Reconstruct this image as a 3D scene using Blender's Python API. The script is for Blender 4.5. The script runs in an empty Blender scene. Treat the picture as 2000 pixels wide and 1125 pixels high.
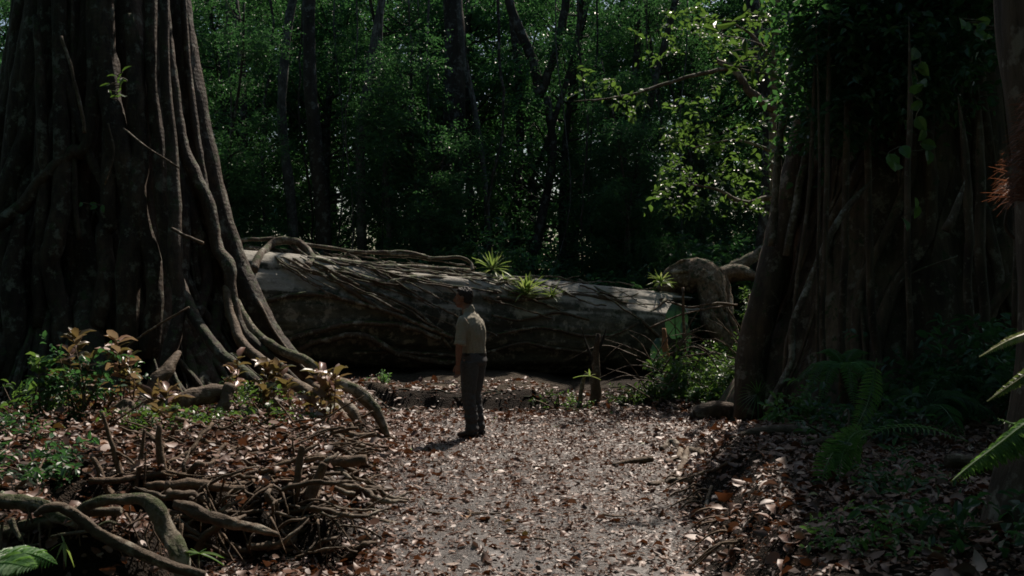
import bpy, math, random
import numpy as np
from mathutils import Vector
PI = math.pi
rnd = random.Random(11); rng = np.random.default_rng(11)
sc = bpy.context.scene
# ------------------------------------------------------------ camera
CAMZ, F = 1.75, 1944.0
cam = bpy.data.objects.new('camera', bpy.data.cameras.new('camera')); sc.collection.objects.link(cam)
cam.location = (0, 0, CAMZ); cam.rotation_euler = (PI/2, 0, 0)
cam.data.sensor_width = 36; cam.data.lens = 36*F/2000; cam.data.clip_end = 900
cam.data.dof.use_dof = True; cam.data.dof.focus_distance = 12.5; cam.data.dof.aperture_fstop = 8.0
sc.camera = cam
# ------------------------------------------------------------ sky, sun, exposure
SUN_EL, SUN_AZ = math.radians(50), math.radians(23)     # behind the wood, to the right
wd = bpy.data.worlds.new('World'); sc.world = wd; wd.use_nodes = True
nt = wd.node_tree; nt.nodes.clear()
out = nt.nodes.new('ShaderNodeOutputWorld'); bg = nt.nodes.new('ShaderNodeBackground'); sky = nt.nodes.new('ShaderNodeTexSky')
sky.sky_type = 'NISHITA'; sky.sun_disc = False; sky.sun_elevation = SUN_EL; sky.sun_rotation = SUN_AZ
sky.air_density = 1.2; sky.dust_density = 1.5; sky.ozone_density = 1.0
bg.inputs['Strength'].default_value = 0.075
nt.links.new(sky.outputs[0], bg.inputs['Color']); nt.links.new(bg.outputs[0], out.inputs['Surface'])
sl = bpy.data.lights.new('sun', 'SUN'); sl.energy = 5.0; sl.angle = math.radians(0.6); sl.color = (1.0, 0.88, 0.76)
sun = bpy.data.objects.new('sun', sl); sc.collection.objects.link(sun)
sv = Vector((math.sin(SUN_AZ)*math.cos(SUN_EL), math.cos(SUN_AZ)*math.cos(SUN_EL), math.sin(SUN_EL)))
sun.rotation_euler = sv.to_track_quat('Z', 'Y').to_euler(); sun.location = sv*60
vs = sc.view_settings; vs.view_transform = 'Standard'; vs.look = 'None'; vs.exposure = 0.12; vs.gamma = 1
sc.cycles.max_bounces = 5; sc.cycles.diffuse_bounces = 3; sc.cycles.glossy_bounces = 2; sc.cycles.transmission_bounces = 4
sc.cycles.sample_clamp_indirect = 4; sc.cycles.sample_clamp_direct = 12
sc.cycles.filter_width = 1.7; sc.cycles.caustics_reflective = False; sc.cycles.caustics_refractive = False

# ------------------------------------------------------------ helpers
def W(px, py, d): return np.array([(px-1000)/F*d, d, CAMZ-(py-562.5)/F*d])
def ss(t): t = np.clip(t, 0, 1); return t*t*(3-2*t)
_nr = np.random.default_rng(5); _ND = _nr.normal(size=(24, 3)); _NP = _nr.uniform(0, 6.28, 24)
def nz(x, y, z=0, f=1.0, s=0):
    """cheap smooth noise about -1..1"""
    r = 0
    for k in range(6):
        a = _ND[(k+s*5) % 24]; fr = f*(0.7+0.45*k)
        r = r+np.sin((x*a[0]+y*a[1]+z*a[2])*fr+_NP[(k*3+s*7) % 24])/(1+0.45*k)
    return r/2.1
class MB:
    def __init__(s): s.v = []; s.f = []; s.t = []; s.n = 0
    def add(s, v, f, tone=None):
        v = np.asarray(v, float).reshape(-1, 3); f = np.asarray(f, int)
        s.v.append(v); s.f.append(f+s.n); s.n += len(v)
        s.t.append(np.broadcast_to(np.asarray(0.5 if tone is None else tone, float), (len(v),)))
    def mesh(s, name, smooth=True):
        me = bpy.data.meshes.new(name); V = np.concatenate(s.v)
        me.vertices.add(len(V)); me.vertices.foreach_set('co', V.ravel())
        loops = np.concatenate([f.ravel() for f in s.f]); sizes = np.concatenate([np.full(len(f), f.shape[1]) for f in s.f])
        me.loops.add(len(loops)); me.loops.foreach_set('vertex_index', loops)
        st = np.concatenate([[0], np.cumsum(sizes)[:-1]])
        me.polygons.add(len(sizes)); me.polygons.foreach_set('loop_start', st); me.polygons.foreach_set('loop_total', sizes)
        me.polygons.foreach_set('use_smooth', np.full(len(sizes), smooth))
        a = me.attributes.new('tone', 'FLOAT', 'POINT'); a.data.foreach_set('value', np.concatenate(s.t))
        me.update(calc_edges=True); me.validate(); return me
def link(name, me, mat, parent=None):
    o = bpy.data.objects.new(name, me); sc.collection.objects.link(o)
    if mat and not me.materials: me.materials.append(mat)
    if parent is not None:
        o.parent = parent; o.matrix_parent_inverse = parent.matrix_world.inverted() if False else o.matrix_parent_inverse
    return o
def tag(o, label=None, cat=None, group=None, kind=None):
    for k, v in (('label', label), ('category', cat), ('group', group), ('kind', kind)):
        if v: o[k] = v
    return o
def empty(name, loc, label, cat, group=None):
    o = bpy.data.objects.new(name, None); sc.collection.objects.link(o); o.location = loc; o.empty_display_size = .2
    return tag(o, label, cat, group)
def build(name, mb, mat, root=None, smooth=True):
    """link as an object; verts given in world space, moved to the root's own space"""
    if root is not None: off = np.array(root.location)
    else:
        V = np.concatenate(mb.v); off = np.array([V[:, 0].mean(), V[:, 1].mean(), V[:, 2].min()])
    mb.v = [v-off for v in mb.v]
    o = link(name, mb.mesh(name, smooth), mat, root)
    if root is None: o.location = off
    return o
def cm(pts, sub):
    P = np.asarray(pts, float)
    if len(P) < 3 or sub < 2: return P
    P = np.vstack([2*P[0]-P[1], P, 2*P[-1]-P[-2]]); o = []
    for i in range(1, len(P)-2):
        for k in range(sub):
            t = k/sub
            o.append(0.5*((2*P[i])+(-P[i-1]+P[i+1])*t+(2*P[i-1]-5*P[i]+4*P[i+1]-P[i+2])*t*t+(-P[i-1]+3*P[i]-3*P[i+1]+P[i+2])*t**3))
    o.append(P[-2]); return np.array(o)
def tube(mb, pts, rads, n=8, sub=4, wob=.12, seed=0, flat=1.0, kn=0.0, tone=None, side=None):
    """organic tube; rads per control point; kn = knobbly centre line; flat squashes; side = direction of the wide axis"""
    q = np.hstack([np.asarray(pts, float), np.asarray(rads, float).reshape(-1, 1) if np.ndim(rads) else np.full((len(pts), 1), rads)])
    q = cm(q, sub); P = q[:, :3].copy(); R = np.maximum(q[:, 3], .0008); m = len(P)
    L = np.concatenate([[0], np.cumsum(np.linalg.norm(np.diff(P, axis=0), axis=1))])
    if kn:
        for a in range(3): P[:, a] += kn*R*nz(L*.9/(R.mean()*3+.05), seed*1.7+a*3.1, 0, 1.6, a)
    T = np.gradient(P, axis=0); T /= np.linalg.norm(T, axis=1)[:, None]+1e-9
    u = np.cross(T[0], [0, 0, 1.0] if abs(T[0][2]) < .9 else [1.0, 0, 0]) if side is None else np.asarray(side, float)
    U = np.zeros((m, 3))
    for i in range(m):
        u = (u if side is None else np.asarray(side, float)); u = u-T[i]*np.dot(u, T[i]); u = u/(np.linalg.norm(u)+1e-9); U[i] = u
    Vv = np.cross(T, U); a = np.linspace(0, 2*PI, n, endpoint=False)
    ca, sa = np.cos(a), np.sin(a)
    rr = R[:, None]*(1+wob*nz(ca[None]*1.3+seed*2.3, sa[None]*1.3, (L/(R.mean()*2.2+.01))[:, None], 1.5, seed % 3)+wob*.4*nz(ca[None]*4+seed, sa[None]*4, (L/(R.mean()*.9+.01))[:, None], 1.6, (seed+1) % 3))
    V = P[:, None]+U[:, None]*(rr*ca)[..., None]+Vv[:, None]*(rr*sa*flat)[..., None]
    V = V.reshape(-1, 3); i = np.arange(m-1)[:, None]*n; j = np.arange(n)[None]; k = (j+1) % n
    mb.add(np.vstack([V, P[0], P[-1]]), np.stack([i+j, i+k, i+n+k, i+n+j], -1).reshape(-1, 4), tone)
    b = mb.n-len(V)-2; jj = np.arange(n); kk = (jj+1) % n
    mb.f.append(np.stack([kk+b, jj+b, np.full(n, b+len(V))], -1)); e = b+(m-1)*n
    mb.f.append(np.stack([jj+e, kk+e, np.full(n, b+len(V)+1)], -1))
    return P
def frame(A, N):
    A = A/(np.linalg.norm(A, axis=1)[:, None]+1e-9); N = N-A*np.sum(A*N, 1)[:, None]; N /= np.linalg.norm(N, axis=1)[:, None]+1e-9
    return A, N, np.cross(A, N)
# leaf outlines: (across, along, lift)
T_FAR = (np.array([[0, 0, 0], [-.5, .45, .12], [0, 1, -.05], [.5, .45, .12]]), [[0, 1, 2, 3]])
T_NEAR = (np.array([[0, 0, 0], [0, .35, .0], [0, .7, -.02], [0, 1, -.14], [-.36, .14, .05], [-.5, .42, .12], [-.34, .76, .05], [.36, .14, .05], [.5, .42, .12], [.34, .76, .05]]),
          [[0, 4, 5, 1], [1, 5, 6, 2], [2, 6, 3, 3], [0, 1, 8, 7], [1, 2, 9, 8], [2, 3, 3, 9]])
T_NEAR = (T_NEAR[0], [f for f in T_NEAR[1] if f[2] != f[3]] if False else T_NEAR[1])
def leaves(mb, P, A, N, ln, wd, tone, tpl=T_FAR, curl=None):
    A, N, S = frame(A, N); T, Fc = tpl; n, k = len(P), len(T)
    ln = np.broadcast_to(ln, (n,)); wd = np.broadcast_to(wd, (n,)); c = np.ones(n) if curl is None else curl
    V = P[:, None]+S[:, None]*(T[None, :, :1]*(wd*ln)[:, None, None])+A[:, None]*(T[None, :, 1:2]*ln[:, None, None])+N[:, None]*(T[None, :, 2:]*(ln*c)[:, None, None])
    base = (np.arange(n)*k)[:, None, None]; tn = np.repeat(np.broadcast_to(tone, (n,)), k)
    q = [f for f in Fc if len(set(f)) == 4]; t3 = [list(dict.fromkeys(f)) for f in Fc if len(set(f)) == 3]
    mb.add(V.reshape(-1, 3), (base+np.array(q)[None]).reshape(-1, 4), tn)
    if t3: mb.f.append((base+np.array(t3)[None]).reshape(-1, 3)+mb.n-n*k)
def twigs(mb, P, D, tl, nl, ln, wd, up=.6, tpl=T_FAR, r=rng, tone=None):
    """sprays of nl leaves along twigs starting at P in direction D"""
    n = len(P); D = D/(np.linalg.norm(D, axis=1)[:, None]+1e-9); t = (np.arange(nl)+.6)/nl
    tl = np.broadcast_to(tl, (n,)); sd = np.cross(D, r.normal(size=(n, 3))*.4+[0, 0, 1]); sd /= np.linalg.norm(sd, axis=1)[:, None]+1e-9
    pos = P[:, None]+D[:, None]*(t[None, :, None]*tl[:, None, None]); pos[..., 2] -= (t**2)[None]*tl[:, None]*.25
    sg = np.where(np.arange(nl) % 2 == 0, 1, -1)[None, :, None]
    A = D[:, None]*.6+sd[:, None]*sg+r.normal(size=(n, nl, 3))*.35; A[..., 2] -= .25
    N = r.normal(size=(n, nl, 3)); N[..., 2] = np.abs(N[..., 2])+up*1.5
    tn = (np.repeat(r.uniform(0, 1, n), nl)*.55+r.uniform(0, 1, n*nl)*.45) if tone is None else tone
    leaves(mb, pos.reshape(-1, 3), A.reshape(-1, 3), N.reshape(-1, 3), ln*r.uniform(.6, 1.25, n*nl), wd*r.uniform(.8, 1.2, n*nl), tn, tpl)
def ball(n, r=rng, hollow=.3):
    d = r.normal(size=(n, 3)); d /= np.linalg.norm(d, axis=1)[:, None]; return d*(hollow+(1-hollow)*r.uniform(0, 1, n)[:, None]**.6)

# ------------------------------------------------------------ materials
def newmat(name):
    m = bpy.data.materials.new(name); m.use_nodes = True; t = m.node_tree; t.nodes.clear()
    o = t.nodes.new('ShaderNodeOutputMaterial'); b = t.nodes.new('ShaderNodeBsdfPrincipled'); t.links.new(b.outputs[0], o.inputs['Surface'])
    return m, t, b, o
def nd(t, typ, ins=None, **kw):
    n = t.nodes.new(typ)
    for k, v in kw.items(): setattr(n, k, v)
    for k, v in (ins or {}).items():
        if hasattr(v, 'links') or isinstance(v, bpy.types.NodeSocket): t.links.new(v, n.inputs[k])
        else: n.inputs[k].default_value = v
    return n
def ramp(t, fac, stops):
    r = t.nodes.new('ShaderNodeValToRGB'); t.links.new(fac, r.inputs[0]); e = r.color_ramp.elements
    while len(e) > 1: e.remove(e[-1])
    e[0].position = stops[0][0]; e[0].color = (*stops[0][1], 1)
    for p, c in stops[1:]: x = e.new(p); x.color = (*c, 1)
    return r.outputs[0]
def mixc(t, f, a, b, mode='MIX'):
    n = t.nodes.new('ShaderNodeMix'); n.data_type = 'RGBA'; n.blend_type = mode
    for i, v in ((0, f), (6, a), (7, b)):
        if isinstance(v, bpy.types.NodeSocket): t.links.new(v, n.inputs[i])
        else: n.inputs[i].default_value = (*v, 1) if isinstance(v, tuple) and len(v) == 3 else v
    return n.outputs[2]
def bark(name, dark, light, lichen=None, lich=.0, moss=None, mossy=0., stretch=(1, 1, .3), scale=9, rough=.8, bump=.6, rings=0):
    m, t, b, o = newmat(name); tc = nd(t, 'ShaderNodeTexCoord'); mp = nd(t, 'ShaderNodeMapping', {'Vector': tc.outputs['Object'], 'Scale': stretch})
    n1 = nd(t, 'ShaderNodeTexNoise', {'Vector': mp.outputs[0], 'Scale': scale, 'Detail': 8, 'Roughness': .65})
    n2 = nd(t, 'ShaderNodeTexNoise', {'Vector': tc.outputs['Object'], 'Scale': 1.3, 'Detail': 5})
    col = ramp(t, n1.outputs[0], [(.3, dark), (.7, light)])
    big = ramp(t, n2.outputs[0], [(.35, (.5, .5, .5)), (.65, (1.25, 1.25, 1.25))]); col = mixc(t, 1.0, col, big, 'MULTIPLY')
    if lichen:
        n3 = nd(t, 'ShaderNodeTexNoise', {'Vector': tc.outputs['Object'], 'Scale': 5.5, 'Detail': 6, 'Roughness': .7})
        f = ramp(t, n3.outputs[0], [(.56-lich*.16, (0, 0, 0)), (.64-lich*.13, (1, 1, 1))]); col = mixc(t, f, col, lichen)
    if moss:
        g = nd(t, 'ShaderNodeNewGeometry'); s = nd(t, 'ShaderNodeSeparateXYZ', {0: g.outputs['Normal']})
        n4 = nd(t, 'ShaderNodeTexNoise', {'Vector': tc.outputs['Object'], 'Scale': 7, 'Detail': 6, 'Roughness': .7})
        ad = nd(t, 'ShaderNodeMath', {0: n4.outputs[0], 1: nd(t, 'ShaderNodeMath', {0: s.outputs[2], 1: .18}, operation='MULTIPLY').outputs[0]}, operation='ADD')
        f = ramp(t, ad.outputs[0], [(.62-mossy*.2, (0, 0, 0)), (.7-mossy*.2, (1, 1, 1))]); col = mixc(t, f, col, moss)
    t.links.new(col, b.inputs['Base Color']); b.inputs['Roughness'].default_value = rough; b.inputs['Specular IOR Level'].default_value = .35
    h = n1.outputs[0]
    if rings:
        wv = nd(t, 'ShaderNodeTexWave', {'Vector': tc.outputs['Object'], 'Scale': rings, 'Distortion': 6, 'Detail': 3}, bands_direction='Z')
        h = nd(t, 'ShaderNodeMath', {0: h, 1: nd(t, 'ShaderNodeMath', {0: wv.outputs[0], 1: .05}, operation='MULTIPLY').outputs[0]}, operation='ADD').outputs[0]
    bp = nd(t, 'ShaderNodeBump', {'Height': h, 'Strength': bump, 'Distance': .04}); t.links.new(bp.outputs[0], b.inputs['Normal'])
    return m
def leafmat(name, stops, trans=(.2, .45, .05), tf=.4, rough=.42, spec=.5):
    m, t, b, o = newmat(name); at = nd(t, 'ShaderNodeAttribute', attribute_name='tone'); oi = nd(t, 'ShaderNodeObjectInfo')
    c = ramp(t, at.outputs['Fac'], stops)
    hs = nd(t, 'ShaderNodeHueSaturation', {'Color': c, 'Value': nd(t, 'ShaderNodeMapRange', {0: oi.outputs['Random'], 3: .65, 4: 1.45}).outputs[0]})
    t.links.new(hs.outputs[0], b.inputs['Base Color']); b.inputs['Roughness'].default_value = rough; b.inputs['Specular IOR Level'].default_value = spec
    tr = nd(t, 'ShaderNodeBsdfTranslucent', {'Color': mixc(t, .6, hs.outputs[0], trans)}); mx = nd(t, 'ShaderNodeMixShader', {0: tf, 1: b.outputs[0], 2: tr.outputs[0]})
    t.links.new(mx.outputs[0], o.inputs['Surface']); return m
def plain(name, a, b_, scale=30, rough=.8, bump=.2, dist=.005, spec=.4):
    m, t, b, o = newmat(name); tc = nd(t, 'ShaderNodeTexCoord')
    n = nd(t, 'ShaderNodeTexNoise', {'Vector': tc.outputs['Object'], 'Scale': scale, 'Detail': 5, 'Roughness': .6})
    t.links.new(ramp(t, n.outputs[0], [(.3, a), (.7, b_)]), b.inputs['Base Color']); b.inputs['Roughness'].default_value = rough; b.inputs['Specular IOR Level'].default_value = spec
    bp = nd(t, 'ShaderNodeBump', {'Height': n.outputs[0], 'Strength': bump, 'Distance': dist}); t.links.new(bp.outputs[0], b.inputs['Normal']); return m
M = {}
M['fig'] = bark('fig_bark', (.024, .017, .012), (.1, .07, .047), (.18, .18, .145), .1, (.05, .065, .025), .08, (1, 1, .35), 15, .75, 1.0, 5)
M['figr'] = bark('fig_bark_smooth', (.042, .029, .02), (.17, .12, .08), (.22, .19, .15), .1, (.04, .06, .02), .1, (1, 1, .15), 9, .8, .7)
M['root'] = bark('root_bark', (.06, .04, .025), (.2, .145, .095), (.27, .24, .19), .1, None, 0, (1, 1, 1), 12, .75, .7, 12)
M['mossroot'] = bark('mossy_root_bark', (.12, .1, .07), (.34, .29, .22), (.36, .34, .29), .25, (.07, .085, .035), .22, (1, 1, 1), 22, .85, 1.0)
M['log'] = bark('weathered_log_lit_top', (.045, .05, .04), (.145, .145, .12), (.3, .29, .25), .25, (.03, .045, .025), .2, (.45, 1, 1), 8, .8, .8)
M['pale'] = bark('pale_bark', (.1, .07, .045), (.38, .27, .18), (.42, .36, .28), .1, (.05, .06, .03), .1, (1, 1, .5), 20, .85, 1.0, 14)
M['vine'] = bark('vine_bark', (.07, .05, .036), (.22, .165, .12), (.34, .32, .27), .25, (.05, .07, .02), .1, (1, 1, .4), 25, .8, .5)
M['trunk'] = bark('forest_trunk', (.018, .016, .013), (.06, .052, .042), (.13, .14, .13), .2, (.03, .05, .02), .2, (1, 1, .3), 8, .85, .6)
M['paletrunk'] = bark('pale_forest_trunk', (.04, .04, .037), (.11, .11, .1), (.17, .18, .165), .3, None, 0, (1, 1, .4), 8, .85, .5)
M['stick'] = bark('dead_stick', (.07, .045, .028), (.26, .18, .115), None, 0, None, 0, (1, 1, 1), 16, .8, .7)
M['stub'] = bark('rotten_orange_wood', (.32, .15, .065), (.58, .32, .16), None, 0, None, 0, (1, 1, .4), 14, .85, .8)
M['leafbg'] = leafmat('forest_leaf', [(0, (.013, .05, .03)), (.5, (.024, .088, .042)), (.85, (.055, .128, .044)), (1, (.11, .165, .045))], (.12, .34, .08), .4, .45)
M['leafmid'] = leafmat('bright_leaf', [(0, (.018, .06, .02)), (.6, (.038, .1, .028)), (1, (.085, .145, .035))], (.22, .4, .06), .38, .38)
M['leafdark'] = leafmat('glossy_dark_leaf', [(0, (.018, .05, .028)), (.6, (.03, .085, .04)), (1, (.05, .11, .04))], (.12, .34, .07), .35, .4)
M['leafred'] = leafmat('young_red_leaf', [(0, (.05, .08, .03)), (.25, (.12, .1, .045)), (.55, (.2, .1, .07)), (.8, (.3, .18, .15)), (1, (.36, .26, .25))], (.36, .28, .08), .28, .38, .6)
M['fern'] = leafmat('fern_leaf', [(0, (.04, .13, .045)), (1, (.1, .21, .06))], (.25, .5, .09), .4, .45)
M['dryfern'] = leafmat('dry_red_frond', [(0, (.08, .03, .02)), (1, (.2, .085, .045))], (.3, .11, .05), .5, .5)
M['brom'] = leafmat('bromeliad_leaf', [(0, (.08, .16, .04)), (.8, (.22, .3, .09)), (1, (.38, .32, .18))], (.35, .5, .1), .45, .4)
M['litter'] = leafmat('dead_leaf', [(0, (.03, .017, .011)), (.3, (.09, .042, .026)), (.6, (.175, .09, .058)), (.84, (.28, .19, .145)), (.93, (.4, .32, .27)), (.965, (.38, .15, .04)), (.985, (.13, .16, .04)), (1, (.15, .2, .05))], (.3, .1, .03), .13, .5, .5)
M['bananaleaf'] = leafmat('broad_leaf', [(0, (.015, .05, .022)), (1, (.022, .065, .028))], (.05, .14, .05), .25, .4)

# ------------------------------------------------------------ the ground
def H(x, y):
    x = np.asarray(x, float); y = np.asarray(y, float)
    xl = np.interp(y, [5, 6.3, 8.5, 10.5, 13, 15], [-.95, -1.0, -1.15, -1.35, -1.6, -1.9])+.12*nz(y, 3, 0, 1.8)
    xr = np.interp(y, [5, 6, 8, 10, 11, 12, 13.5, 16], [1.05, 1.2, 1.45, 1.6, 1.75, 2.6, 4.2, 5])+.13*nz(y, 9, 0, 1.9, 1)
    hL = np.interp(y, [3, 6, 7.2, 9, 12, 14, 16], [.5, .42, .36, .45, .42, .35, .2])
    hR = np.interp(y, [3, 8, 10, 12, 14, 18], [.42, .42, .34, .16, .1, .1])
    h = hL*ss((xl-x)/np.interp(y, [6, 9, 13], [.4, .75, .6]))
    h = h+.12*ss((-2.2-x)/3)
    wob = .45*nz(x, y, 0, 1.7, 2); hollow = ss((x+3.3+wob)/.9)*ss((xl-x+.15)/.35)*ss((7.15-y+wob+.4*nz(x, y, 0, 4))/.5)*ss((y-3.2)/.6)
    h = h-hollow*.62
    mound = ss((-1.6-x+.08*nz(y, 0, 0, 5))/.3)*ss((5.75-y)/.5); top = ss((y-4.6+.1*nz(x, 1, 0, 4))/.28); h = h*(1-mound)+mound*(-.1+top*(.66+.05*nz(x, y, 0, 2.5)))
    h = h+hR*ss((x-xr)/np.interp(y, [7, 11, 13], [.5, .8, 1.6]))+.05*np.clip(x-3.5, 0, 30)*ss((y-5)/4)
    h = h-.06*ss((y-12.8)/1.2)*ss((15-y)/.5)*ss((1.6-x)/1.2)*ss((x+2.2)/.6)
    edge = 14.35+.3*nz(x, 5, 0, 2.2)+.03*nz(x, 2, 0, 7)+.5*ss((-x-1.4)/1)
    terr = ss((y-edge)/.3)*ss((1.1-x)/.9)*(.24+.06*nz(x, y, 0, 1.7)+.01*nz(x, y, 0, 6)); h = np.where(x < 2.2, np.maximum(h, h*.25+terr), h)
    h = h+.08*ss((y-14)/2)*ss((x-.5)/1)
    near = ss((30-np.hypot(x, y-10))/8)
    h = h+(.022*nz(x, y, 0, 1.6)+.012*nz(x, y, 1, 5)+.006*nz(x, y, 1, 13, 1))*near+.35*nz(x*.12, y*.12, 0, 1)*(1-near)
    return h
def axis(lo, hi, step, far):
    c = np.arange(lo, hi, step); g = step; a = [c[0]]; b = [c[-1]]
    while a[-1] > -far: g *= 1.16; a.append(a[-1]-g); b.append(b[-1]+g)
    return np.concatenate([a[:0:-1], c, b[1:]])
gx, gy = axis(-6.5, 8, .055, 400), axis(3.4, 18, .06, 400)
X, Y = np.meshgrid(gx, gy); Z = H(X, Y); ny_, nx_ = X.shape
i, j = np.meshgrid(np.arange(nx_-1), np.arange(ny_-1)); q = (j*nx_+i).ravel()
zone = ss((X+1.25)/.3)*ss((1.25+.12*(Y-6)+np.maximum(0, Y-10.5)*.9-X)/.35)*ss((13.95-Y)/.2)  # humus beyond the path; over the ledge step it paints in shade
zone = zone*(1-ss((7.4-Y)/.5)*ss((-.75-X)/.2))
mb = MB(); mb.add(np.stack([X, Y, Z], -1).reshape(-1, 3), np.stack([q, q+1, q+1+nx_, q+nx_], -1), zone.ravel())
m, t, b, o = newmat('forest_soil'); tc = nd(t, 'ShaderNodeTexCoord')
n1 = nd(t, 'ShaderNodeTexNoise', {'Vector': tc.outputs['Object'], 'Scale': 14, 'Detail': 9, 'Roughness': .7}); n2 = nd(t, 'ShaderNodeTexNoise', {'Vector': tc.outputs['Object'], 'Scale': 1.6, 'Detail': 4})
n3 = nd(t, 'ShaderNodeTexVoronoi', {'Vector': tc.outputs['Object'], 'Scale': 60}); sp = nd(t, 'ShaderNodeSeparateXYZ', {0: tc.outputs['Object']})
soil = ramp(t, n1.outputs[0], [(.3, (.024, .018, .015)), (.5, (.072, .057, .048)), (.7, (.17, .148, .138))])
sand = ramp(t, n1.outputs[0], [(.3, (.03, .022, .016)), (.5, (.085, .068, .048)), (.75, (.19, .155, .11))])
terf = nd(t, 'ShaderNodeMapRange', {0: sp.outputs[1], 1: 14.85, 2: 15.2}); terx = nd(t, 'ShaderNodeMapRange', {0: sp.outputs[0], 1: 2.0, 2: .6})
tf = nd(t, 'ShaderNodeMath', {0: terf.outputs[0], 1: terx.outputs[0]}, operation='MULTIPLY')
tf = nd(t, 'ShaderNodeMath', {0: tf.outputs[0], 1: ramp(t, n2.outputs[0], [(.38, (.25, .25, .25)), (.6, (1, 1, 1))])}, operation='MULTIPLY')
humus_step_shade = ramp(t, n1.outputs[0], [(.3, (.01, .008, .006)), (.6, (.03, .021, .014)), (.8, (.07, .05, .035))]); at = nd(t, 'ShaderNodeAttribute', attribute_name='tone'); soil = mixc(t, at.outputs['Fac'], humus_step_shade, soil)
t.links.new(mixc(t, tf.outputs[0], soil, sand), b.inputs['Base Color'])
n5 = nd(t, 'ShaderNodeTexNoise', {'Vector': tc.outputs['Object'], 'Scale': 3.2, 'Detail': 6}); wet = ramp(t, n5.outputs[0], [(.4, (.3, .3, .3)), (.58, (.52, .52, .52))])
t.links.new(mixc(t, at.outputs['Fac'], (.85, .85, .85), wet), b.inputs['Roughness']); t.links.new(nd(t, 'ShaderNodeMath', {0: at.outputs['Fac'], 1: .9}, operation='MULTIPLY').outputs[0], b.inputs['Coat Weight']); b.inputs['Coat Roughness'].default_value = .36; t.links.new(nd(t, 'ShaderNodeMapRange', {0: at.outputs['Fac'], 3: .12, 4: .9}).outputs[0], b.inputs['Specular IOR Level'])
hh = nd(t, 'ShaderNodeMath', {0: n1.outputs[0], 1: nd(t, 'ShaderNodeMath', {0: n3.outputs[0], 1: .6}, operation='MULTIPLY').outputs[0]}, operation='ADD')
bp = nd(t, 'ShaderNodeBump', {'Height': hh.outputs[0], 'Strength': .9, 'Distance': .05}); t.links.new(bp.outputs[0], b.inputs['Normal'])
g = build('ground', mb, m); g['kind'] = 'structure'; g['label'] = 'muddy creek bed between two low banks on the forest floor'
_o = g.location.copy(); g.data.transform(__import__('mathutils').Matrix.Translation(_o)); g.location = (0, 0, 0)
def gz(x, y): return float(H(x, y))
def G(px, py, lift=0):
    d = 3.0
    while d < 30:
        p = W(px, py, d)
        if p[2] <= gz(p[0], d): break
        d += .03
    p[2] = gz(p[0], p[1])+lift; return p

# ------------------------------------------------------------ fallen leaves
N = 62000
x = rng.uniform(-6.5, 8, N); y = 4.6+11.6*rng.uniform(0, 1, N)**1.15
keep = np.abs(x) < y*.56+.3; x, y = x[keep], y[keep]
path = ss((x+1.1)/.5)*ss((1.4+.1*(y-6)-x)/.5)*ss((14-y)/2); keep = rng.uniform(0, 1, len(x)) > (.02+.38*nz(x, y, 0, 1.6, 2))*path*ss((13.5-y)/3)
keep &= ~((y > 14.3) & (x < 1) & (rng.uniform(0, 1, len(x)) > .5)); x, y = x[keep], y[keep]; sl_ = np.hypot(H(x+.03, y)-H(x-.03, y), H(x, y+.03)-H(x, y-.03))/.06; keep = (sl_ < 1.5+rng.uniform(0, .5, len(x)))|((x < -1.4)&(y < 6)); x, y = x[keep], y[keep]; n = len(x)
path = (ss((x+1.1)/.5)*ss((1.4+.1*(y-6)-x)/.5)*ss((14-y)/2))
e = .02; nxy = np.stack([-(H(x+e, y)-H(x-e, y))/(2*e), -(H(x, y+e)-H(x, y-e))/(2*e), np.ones(n)], -1)
mb = MB(); Nn = nxy+rng.normal(size=(n, 3))*.38; A = rng.normal(size=(n, 3))*[1, 1, .15]
ln = rng.uniform(.03, .08, n)*(1-.3*path)*rng.choice([1, 1, 1.8, 1.4, .6, .5], n)
z = H(x, y)+.006+rng.uniform(0, 1, n)**2*.03*(1-.5*path)
hp = (x < -1.1)*(x > -4.2)*(y > 7)*(y < 10.6); z = z+hp*rng.uniform(0, 1, n)**1.3*.13
leaves(mb, np.stack([x, y, z], -1), A, Nn, ln, rng.uniform(.4, .75, n), np.clip(rng.beta(1.6, 1.6, n)*.95+(rng.uniform(0, 1, n) > .975)*.3, 0, 1), T_NEAR, rng.uniform(-2.2, 2.6, n))
tag(build('leaf_litter', mb, M['litter']), 'brown and reddish fallen leaves carpeting the creek bed and banks', 'leaf litter', kind='stuff')
# fine broken debris
n = 60000; x = rng.uniform(-3.2, 4.2, n); y = 4.8+9.4*rng.uniform(0, 1, n)**1.1; k_ = rng.uniform(0, 1, n) > (.15+1.1*nz(x, y, 0, 1.9, 1))*ss((x+1.1)/.6)*ss((1.3-x)/.6); x, y = x[k_], y[k_]; n = len(x); mb = MB()
A = rng.normal(size=(n, 3))*[1, 1, .25]; Nn = rng.normal(size=(n, 3))*.45+[0, 0, 1]
leaves(mb, np.stack([x, y, H(x, y)+.008], -1), A, Nn, rng.uniform(.012, .042, n)*rng.choice([1, 1, 1.7], n), rng.uniform(.15, .6, n), rng.uniform(0, .95, n), T_FAR)
tag(build('leaf_fragments', mb, M['litter']), 'tiny broken bits of leaf and twig strewn on the mud', 'debris', kind='stuff')

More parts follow.
